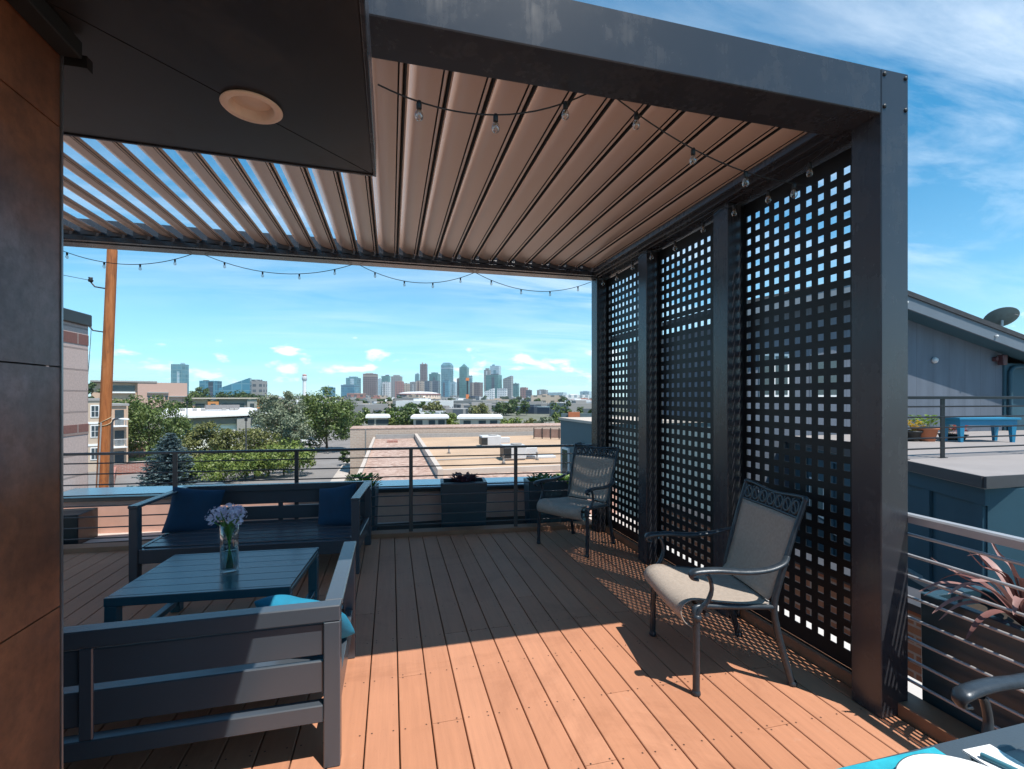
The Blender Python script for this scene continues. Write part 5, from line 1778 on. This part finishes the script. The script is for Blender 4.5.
# blue spruce
def spruce(label, x, dist, ytop, width, seed):
    p = site(x, dist)
    zt = EYE + (HORIZ - ytop) / F_PX * dist - GZ
    rx = width / 2 / F_PX * dist
    root = thing('spruce_tree', label, 'tree', (p.x, p.y, GZ))
    mb = MB(); mb.tube([(0, 0, 0), (0, 0, zt * .97)], [.16, .02], 8); mb.build('trunk', M['bark'], root)
    rnd = random.Random(seed)
    mb = MB()
    nl = 26
    for k in range(nl):
        t = k / nl
        z0 = zt * (.08 + .9 * t)
        r = rx * (1 - t) ** .72 * rnd.uniform(.88, 1.1) + .05
        nb = int(9 + 9 * (1 - t))
        for i in range(nb):
            a = 2 * PI * i / nb + rnd.uniform(-.25, .25)
            d = Vector((math.cos(a), math.sin(a), 0))
            rr = r * rnd.uniform(.75, 1.1)
            s = Vector((-d.y, d.x, 0))
            m_ = max(4, int(rr / .16))
            for q in range(m_):
                f = (q + .5) / m_
                c = d * rr * f + Vector((0, 0, z0 - .28 * rr * f + .22 * rr * f * f + rnd.uniform(-.05, .05)))
                for e in range(6):
                    dirn = (d * .7 + s * rnd.choice((-1, 1)) * rnd.uniform(.3, 1) + Vector((0, 0, rnd.uniform(-.25, .45)))).normalized()
                    l = .24 * rnd.uniform(.7, 1.3)
                    wv = dirn.cross(Vector((rnd.gauss(0, .4), rnd.gauss(0, .4), 1))).normalized() * l * .34
                    mb.add([c - wv * .6, c + dirn * l * .5 - wv, c + dirn * l, c + dirn * l * .5 + wv], [(0, 1, 2, 3)])
    mb.build('crown', LM['blue'], root)
spruce('blue grey spruce standing by the street right of the orange pole', 170, 47, 431, 60, 31)
broadleaf('green tree below the tan hillside apartments, left one', 128, 130, 399, 34, 'mid', 61, 40, 60)
broadleaf('dark green tree below the tan hillside apartments, right one', 178, 140, 398, 34, 'dark', 62, 40, 60)
broadleaf('green bush at the foot of the blue grey spruce', 192, 53, 458, 34, 'lime', 63, 36, 70, 480)
# far woods as one mass
mb = MB()
rnd = random.Random(77)
for i in range(260):
    dd = 130 + 1700 * rnd.random() ** 1.7
    x = rnd.uniform(60, 610)
    if 440 < x < 610 and rnd.random() < .35:
        continue
    p = site(x, dd)
    rx = rnd.uniform(3, 6) * (1 + dd / 1200)
    rz = rnd.uniform(2.2, 3.6) * (1 + dd / 2200)
    crown_mesh(mb, 1000 + i, (p.x, p.y, GZ + rz * 1.05), rx, rz, 9, 26, .0042 * dd * .55 + .45, .2)
stuff(mb.build('distant_trees', LM['dark']))

# ------------------------------------------------------------------ cars
M['carwhite'] = mat('white_car_paint', (.75, .75, .75), .2, 0, .02)
M['cardark'] = mat('grey_car_paint', (.16, .18, .20), .2, .3, .02)
M['tyre'] = mat('tyre_rubber', (.015, .015, .015), .8)
M['rim'] = mat('wheel_rim', (.5, .5, .5), .3, .8)
M['lampglass'] = mat('lamp_glass', (.7, .7, .66), .15)
M['taillamp'] = mat('tail_lamp', (.4, .02, .02), .2)
def car(label, loc, rotz, paint, group, suv=False):
    root = thing('parked_car', label, 'car', loc, rotz, group)
    h = .12 if suv else 0
    side = [(-2.2, .30), (-2.25, .62), (-2.1, .86 + h), (-1.0, .93 + h), (-.9, .95 + h), (1.55, .96 + h), (2.15, .90 + h), (2.25, .6), (2.2, .30)]
    mb = MB()
    n = len(side)
    ys = (-.90, -.80, .80, .90)
    vs = []
    for y in ys:
        sh_ = .06 if abs(y) > .85 else 0
        vs += [(px * (1 - sh_ * .4), y, pz if pz < .7 else pz - sh_) for px, pz in side]
    fs = []
    for k in range(3):
        for i in range(n):
            j = (i + 1) % n
            fs.append((k * n + i, k * n + j, (k + 1) * n + j, (k + 1) * n + i))
    fs += [tuple(range(n - 1, -1, -1)), tuple(3 * n + i for i in range(n))]
    mb.add(vs, fs)
    mb.build('body', M[paint], root, bevel=.05, seg=2)
    mb = MB()
    rb, rt = (2.05, 1.75) if suv else (1.75, 1.15)
    zt = 1.68 if suv else 1.42
    lo = [(-1.15, -.76), (rb, -.76), (rb, .76), (-1.15, .76)]
    hi = [(-.45, -.58), (rt, -.58), (rt, .58), (-.45, .58)]
    mb.add([(a, b, .90 + h) for a, b in lo] + [(a, b, zt - .05) for a, b in hi], [(0, 1, 5, 4), (1, 2, 6, 5), (2, 3, 7, 6), (3, 0, 4, 7)])
    mb.build('window_glass', M['winglass'], root)
    mb = MB(); mb.add([(a * 1.02, b * 1.03, zt - .06) for a, b in hi] + [(a * .92 + .04, b * .9, zt) for a, b in hi], [(0, 1, 5, 4), (1, 2, 6, 5), (2, 3, 7, 6), (3, 0, 4, 7), (4, 5, 6, 7), (3, 2, 1, 0)]); mb.build('roof', M[paint], root)
    for wx in (-1.38, 1.36):
        for s in (-1, 1):
            mb = MB(); mb.lathe([(.20, -.10), (.30, -.11), (.33, -.08), (.33, .08), (.30, .11), (.20, .10)], 20, (wx, s * .83, .33), (0, 1, 0)); t_ = mb.build('wheel', M['tyre'], root)
            mb = MB(); mb.lathe([(0, .112), (.19, .108), (.205, .09)], 16, (wx, s * .83, .33), (0, s, 0)); mb.build('rim', M['rim'], t_)
    for s in (-1, 1):
        mb = MB(); mb.box(-2.26, -2.12, s * .62 - .14, s * .62 + .14, .62, .76); mb.build('headlight', M['lampglass'], root, bevel=.02)
        mb = MB(); mb.box(2.12, 2.265, s * .66 - .13, s * .66 + .13, .66, .82); mb.build('tail_light', M['taillamp'], root, bevel=.02)
    return root
p = site(310, 88)
car('white car parked by the bright green bush across the road', (p.x, p.y, GZ + .005), R(172) - YAW, 'carwhite', 'cars parked along the street', True)
p = site(318, 41)
car('grey car with sunlit roof showing above the right half of the far sofa', (p.x, p.y, GZ + .005), R(175) - YAW, 'cardark', 'cars parked along the street')
p = site(204, 42)
car('dark car showing just above the left half of the far sofa', (p.x, p.y, GZ + .005), R(2) - YAW, 'cardark', 'cars parked along the street')

# ================================================================== RIGHT-HAND NEIGHBOUR
M['bluesiding'] = siding_mat('blue_grey_siding', (.105, .128, .165), .62, 'X', .03)
M['tealsiding'] = mat('deep_teal_siding', (.024, .078, .112), .7, 0, .12, 1.2, .15, 40)
M['fascia'] = mat('slate_fascia', (.125, .155, .19), .6, 0, .06, 2)
M['shingle'] = mat('dark_shingle', (.035, .040, .048), .85, 0, .25, 6, .5, 30)
nb = thing('neighbour_house', 'blue grey gabled house with deep eaves above the neighbouring roof terrace', 'house', (0, 10, 0))
PKX, PKZ = 11.7, 4.62
def rz_(x):
    return PKZ - .235 * abs(x - PKX)
EX0, EX1 = 7.6, 21.0
mb = MB()
prof = [(8.0, -7), (17.65, -7), (17.65, rz_(17.65) - .42), (PKX, PKZ - .42), (8.0, rz_(8.0) - .42)]
vs = [(a, 0, b) for a, b in prof] + [(a, 5, b) for a, b in prof]
n = 5
mb.add(vs, [tuple(range(n)), tuple(range(2 * n - 1, n - 1, -1))] + [((i + 1) % n, i, n + i, n + (i + 1) % n) for i in range(n)])
mb.build('wall', M['bluesiding'], nb)
mb = MB()
for s, ex in ((-1, EX0), (1, EX1)):
    mb.add([(PKX, -.62, PKZ), (ex, -.62, rz_(ex)), (ex, 5.5, rz_(ex)), (PKX, 5.5, PKZ), (PKX, -.62, PKZ - .13), (ex, -.62, rz_(ex) - .13), (ex, 5.5, rz_(ex) - .13), (PKX, 5.5, PKZ - .13)], [(0, 1, 2, 3), (7, 6, 5, 4), (0, 4, 5, 1), (1, 5, 6, 2), (2, 6, 7, 3)] if s < 0 else [(3, 2, 1, 0), (4, 5, 6, 7), (1, 5, 4, 0), (2, 6, 5, 1), (3, 7, 6, 2)])
mb.build('roof', M['shingle'], nb)
mb = MB()
for ex in (EX0, EX1):
    vs = [(PKX, -.58, PKZ - .131), (ex, -.58, rz_(ex) - .131), (ex, -.58, rz_(ex) - .46), (PKX, -.58, PKZ - .46)]
    vs += [(a, b + .05, c) for a, b, c in vs]
    mb.add(vs, [(0, 1, 2, 3), (7, 6, 5, 4), (0, 4, 5, 1), (1, 5, 6, 2), (2, 6, 7, 3), (3, 7, 4, 0)])
mb.build('fascia', M['fascia'], nb)
mb = MB()
for ex in (EX0, EX1):
    mb.add([(PKX, -.529, PKZ - .44), (ex, -.529, rz_(ex) - .44), (ex, -.002, rz_(ex) - .44), (PKX, -.002, PKZ - .44)], [(0, 1, 2, 3)])
mb.build('soffit', M['tealsiding'], nb)
for bx_ in (13.05, 16.35):
    mb = MB(); mb.lathe([(0, 0), (.03, .01), (.035, .05), (.02, .07), (0, .075)], 12, (bx_, -.581, rz_(bx_) - .33), (0, -1, 0)); mb.build('eave_lamp', M['white'], nb)
mb = MB(); mb.lathe([(0, 0), (.08, .0), (.085, .04), (.07, .09), (0, .11)], 16, (14.9, -.001, 2.55), (0, -1, -.3)); mb.build('wall_lamp', M['acwhite'], nb)
mb = MB(); mb.box(17.32, 17.50, -.22, -.06, 2.44, 2.74); mb.box(17.2, 17.275, -.14, -.001, 2.55, 2.68); mb.build('loudspeaker', mat('maroon_case', (.07, .025, .03), .5), nb, bevel=.02)
mb = MB(); mb.tube(bez([(19.0, -.11, 2.42), (18.1, -.11, 2.4), (17.85, -.11, 2.3), (17.8, -.11, 2.0), (17.8, -.11, .5)], 5), .055, 8); mb.build('downpipe', M['tealsiding'], nb)
mb = MB(); mb.box(17.66, 20, -.05, 4.8, -7, 2.5); mb.build('side_wing', M['tealsiding'], nb)
for wx_, wz_, ww_, wh_ in ((9.0, 1.5, .9, 1.1), (10.6, 1.5, .9, 1.1)):
    wf = MB(); wf.box(wx_, wx_ + ww_, -.04, -.001, wz_, wz_ + wh_); f_ = wf.build('window', M['white'], nb)
    wf = MB(); wf.box(wx_ + .06, wx_ + ww_ / 2 - .02, -.047, -.041, wz_ + .06, wz_ + wh_ - .06); wf.box(wx_ + ww_ / 2 + .02, wx_ + ww_ - .06, -.047, -.041, wz_ + .06, wz_ + wh_ - .06); wf.build('pane', M['winglass'], f_)
wf = MB(); wf.box(12.0, 12.95, -.05, -.001, .5, 2.55); f_ = wf.build('door', M['tealsiding'], nb, bevel=.01)
wf = MB(); wf.lathe([(0, 0), (.03, .01), (.03, .05), (0, .06)], 10, (12.1, -.051, 1.5), (0, -1, 0)); wf.build('handle', M['rim'] , f_)
mb = MB(); mb.tube([(8.25, -.07, 3.2), (8.25, -.07, .5)], .05, 8); mb.build('downpipe', M['fascia'], nb)
# satellite dish
sdp = thing('satellite_dish', 'grey satellite dish on the gabled neighbour roof', 'satellite dish', (18.0, 10.2, rz_(18.0)))
sdp.scale = (.85, .85, .95)
mb = MB()
ax = Vector((.35, .45, .8)).normalized()
mb.lathe([(0, 0), (.2, .02), (.36, .07), (.47, .13), (.48, .135), (.47, .145), (.36, .085), (.2, .035), (0, .015)], 28, (0, 0, .72), ax)
mb.build('dish', mat('dish_grey', (.16, .20, .20), .5), sdp)
mb = MB(); mb.tube([(0, 0, -.05), (0, 0, .73)], .035, 10); mb.tube([(.1, .25, -.05), (0, 0, .5)], .02, 6); mb.tube([(.1, -.2, -.1), (0, 0, .5)], .02, 6); mb.build('mast', M['acwhite'], sdp)
mb = MB(); q = Vector((0, 0, .72)); mb.tube([q + Vector((.1, -.42, .1)), q + ax * .5], .013, 6); mb.lathe([(0, 0), (.04, 0), (.04, .08), (0, .08)], 10, tuple(q + ax * .47), tuple(-ax)); mb.build('feed_arm', M['greytrim'], sdp)
# terrace of the neighbour
M['paledeck'] = mat('pale_terrace_boards', (.27, .25, .245), .85, 0, .08, 1.5)
edge = [(7.10, 4.20), (7.72, 5.55), (9.75, 9.98)]
poly = edge + [(22, 9.98), (22, 4.05)]
mb = MB(); mb.prism(poly, .36, .5)
structure(mb.build('neighbour_terrace', M['paledeck']))
M['edgegrey'] = mat('dark_edge_metal', (.048, .048, .054), .6)
mb = MB()
a, b = Vector((*edge[0], 0)), Vector((*edge[2], 0))
d = (b - a).normalized(); nn = Vector((-d.y, d.x, 0))
mb.prism([tuple((a + nn * .03)[:2]), tuple((b + nn * .03)[:2]), tuple((b + nn * .001)[:2]), tuple((a + nn * .001)[:2])], .375, .52)
mb.prism([(7.08, 4.165), (22, 4.015), (22, 4.045), (7.08, 4.195)], .375, .52)
o = structure(mb.build('terrace_edge', M['edgegrey']))
lw = thing('lower_house', 'deep teal panelled building below the neighbouring roof terrace', 'house', (7.33, 4.30, 0), math.atan2(d.y, d.x))
mb = MB(); mb.box(0, 7, -9, 0, -7.4, .355); mb.build('wall', M['tealsiding'], lw)
for q in (.02, 1.0, 1.9, 2.9, 3.9, 5.2):
    mb = MB(); mb.box(q, q + .14, .001, .045, -7.4, .12); mb.build('batten', M['tealsiding'], lw, bevel=.004)
mb = MB(); mb.box(-.03, 7, .001, .05, .121, .35); mb.build('frieze', M['tealsiding'], lw, bevel=.004)
mb = MB(); mb.box(.002, 6.9, .002, .10, -1.32, -1.22); mb.build('ledge', M['greytrim'], lw)
for q in (1.95 + .22, 4.3):
    wf = MB(); wf.box(q, q + .72, .003, .04, -1.15, -.35); f_ = wf.build('window', M['white'], lw)
    wf = MB(); wf.box(q + .05, q + .67, .041, .046, -1.1, -.40); wf.build('pane', mat('pale_window', (.16, .22, .22), .15), f_)
railing('railing', 'black bar railing around the neighbouring roof terrace', [7.95, 8.77, 10.85, 12.9], lambda t: (t, 5.75), (7.9, 15), 1.515, .66, 5, (M['lattice'], M['lattice']), 'railings of the terraces', post_w=.09, r=.013, top=(.04, .025), z0=.5)
# blue table and pots
M['bluepaint'] = mat('bright_blue_paint', (.012, .20, .36), .45, 0, .05, 4)
def site_h(x, y, h):
    return site(x, (h - EYE) * F_PX / (HORIZ - y))
p = site_h(978, 441.5, .5)
bt = thing('low_table', 'bright blue wooden low table with tapered legs on the neighbouring terrace', 'table', (p.x, p.y, .5), -YAW)
mb = MB(); mb.box(-.68, .68, -.28, .28, .50, .545); mb.build('tabletop', M['bluepaint'], bt, bevel=.006)
mb = MB(); mb.box(-.63, .63, -.24, .24, .38, .4995); mb.build('apron', M['bluepaint'], bt, bevel=.004)
for sx in (-1, 1):
    for sy in (-1, 1):
        mb = MB()
        cx, cy = sx * .57, sy * .19
        mb.add([(cx - .03, cy - .03, 0), (cx + .03, cy - .03, 0), (cx + .03, cy + .03, 0), (cx - .03, cy + .03, 0), (cx - .055, cy - .045, .3995), (cx + .055, cy - .045, .3995), (cx + .055, cy + .045, .3995), (cx - .055, cy + .045, .3995)], [(3, 2, 1, 0), (4, 5, 6, 7), (0, 1, 5, 4), (1, 2, 6, 5), (2, 3, 7, 6), (3, 0, 4, 7)])
        mb.build('leg', M['bluepaint'], bt)
M['terracotta'] = mat('terracotta', (.42, .15, .075), .8, 0, .1, 5)
def pot(label, x, y, r, h, m, plantlabel, pm, seed, n=120):
    p = site_h(x, y, .5)
    mb = MB(); mb.lathe([(0, 0), (r * .72, 0), (r * .95, h * .82), (r * 1.06, h * .82), (r * 1.08, h), (r * .95, h), (r * .9, h * .85), (0, h * .85)], 20)
    o = mb.build('flower_pot', m, None, loc=(p.x, p.y, .5))
    tag(o, label, 'flower pot')
    leafy('potted_plant', plantlabel, 'plant', (p.x, p.y, .5 + h * .8), n, r * 1.1, r * 1.3, r * .35, pm, seed)
pot('terracotta flower pot beside the neighbour railing post', 925, 441, .24, .32, M['terracotta'], 'yellow green plant in the terracotta pot', M['lime'], 41, 180)
pot('dark flower pot left of the terracotta pot', 911, 441, .2, .24, M['capdark'], 'yellow flowers in the dark pot left of the terracotta one', M['yellow'], 42)
pot('small dark pot right of the neighbour railing post', 947, 439.5, .17, .14, M['capdark'], 'green plant in the small dark pot right of the railing post', M['green'], 43)
pot('low dark pot left of the blue table', 957, 439.5, .19, .12, M['capdark'], 'red flowers in the low dark pot left of the blue table', M['red'], 44)
# roofs and walls between the terrace and the neighbour
mb = MB(); mb.box(2.46, 2.95, -3, 5.55, -.22, -.14)
structure(mb.build('lower_roof_ledge', M['membrane']))
gw = thing('brick_wall', 'orange brick wall below the terrace on the neighbour side', 'wall', (4.15, 1.6, 0))
M['orangebrick'] = block_mat('orange_brick', (.42, .19, .10), (.36, .15, .085), (.45, .36, .30), .22, .075, 'Y', .01, 20, .4)
mb = MB(); mb.box(0, .3, -4, 9, -3, -.25); mb.build('brickwork', M['orangebrick'], gw)
mb = MB(); mb.box(-.03, .33, -4, 9, -.25, -.19); mb.build('coping', M['edgegrey'], gw)
lr = MB(); lr.box(4.5, 7.2, -2, 14, -3.0, -1.6)
structure(lr.build('side_roof', M['edgegrey']))

# ------------------------------------------------------------------ haze over the town
hm = bpy.data.materials.new('haze_air')
hm.use_nodes = True
nt = hm.node_tree
nt.nodes.clear()
ho = nt.nodes.new('ShaderNodeOutputMaterial')
pv = nt.nodes.new('ShaderNodeVolumePrincipled')
pv.inputs['Color'].default_value = (.80, .90, 1, 1)
pv.inputs['Density'].default_value = .00011
pv.inputs['Anisotropy'].default_value = .2
L(nt, pv.outputs[0], ho.inputs['Volume'])
stuff(MB().box(-4500, 4500, -1500, 5500, GZ - 1, 240).build('haze', hm))
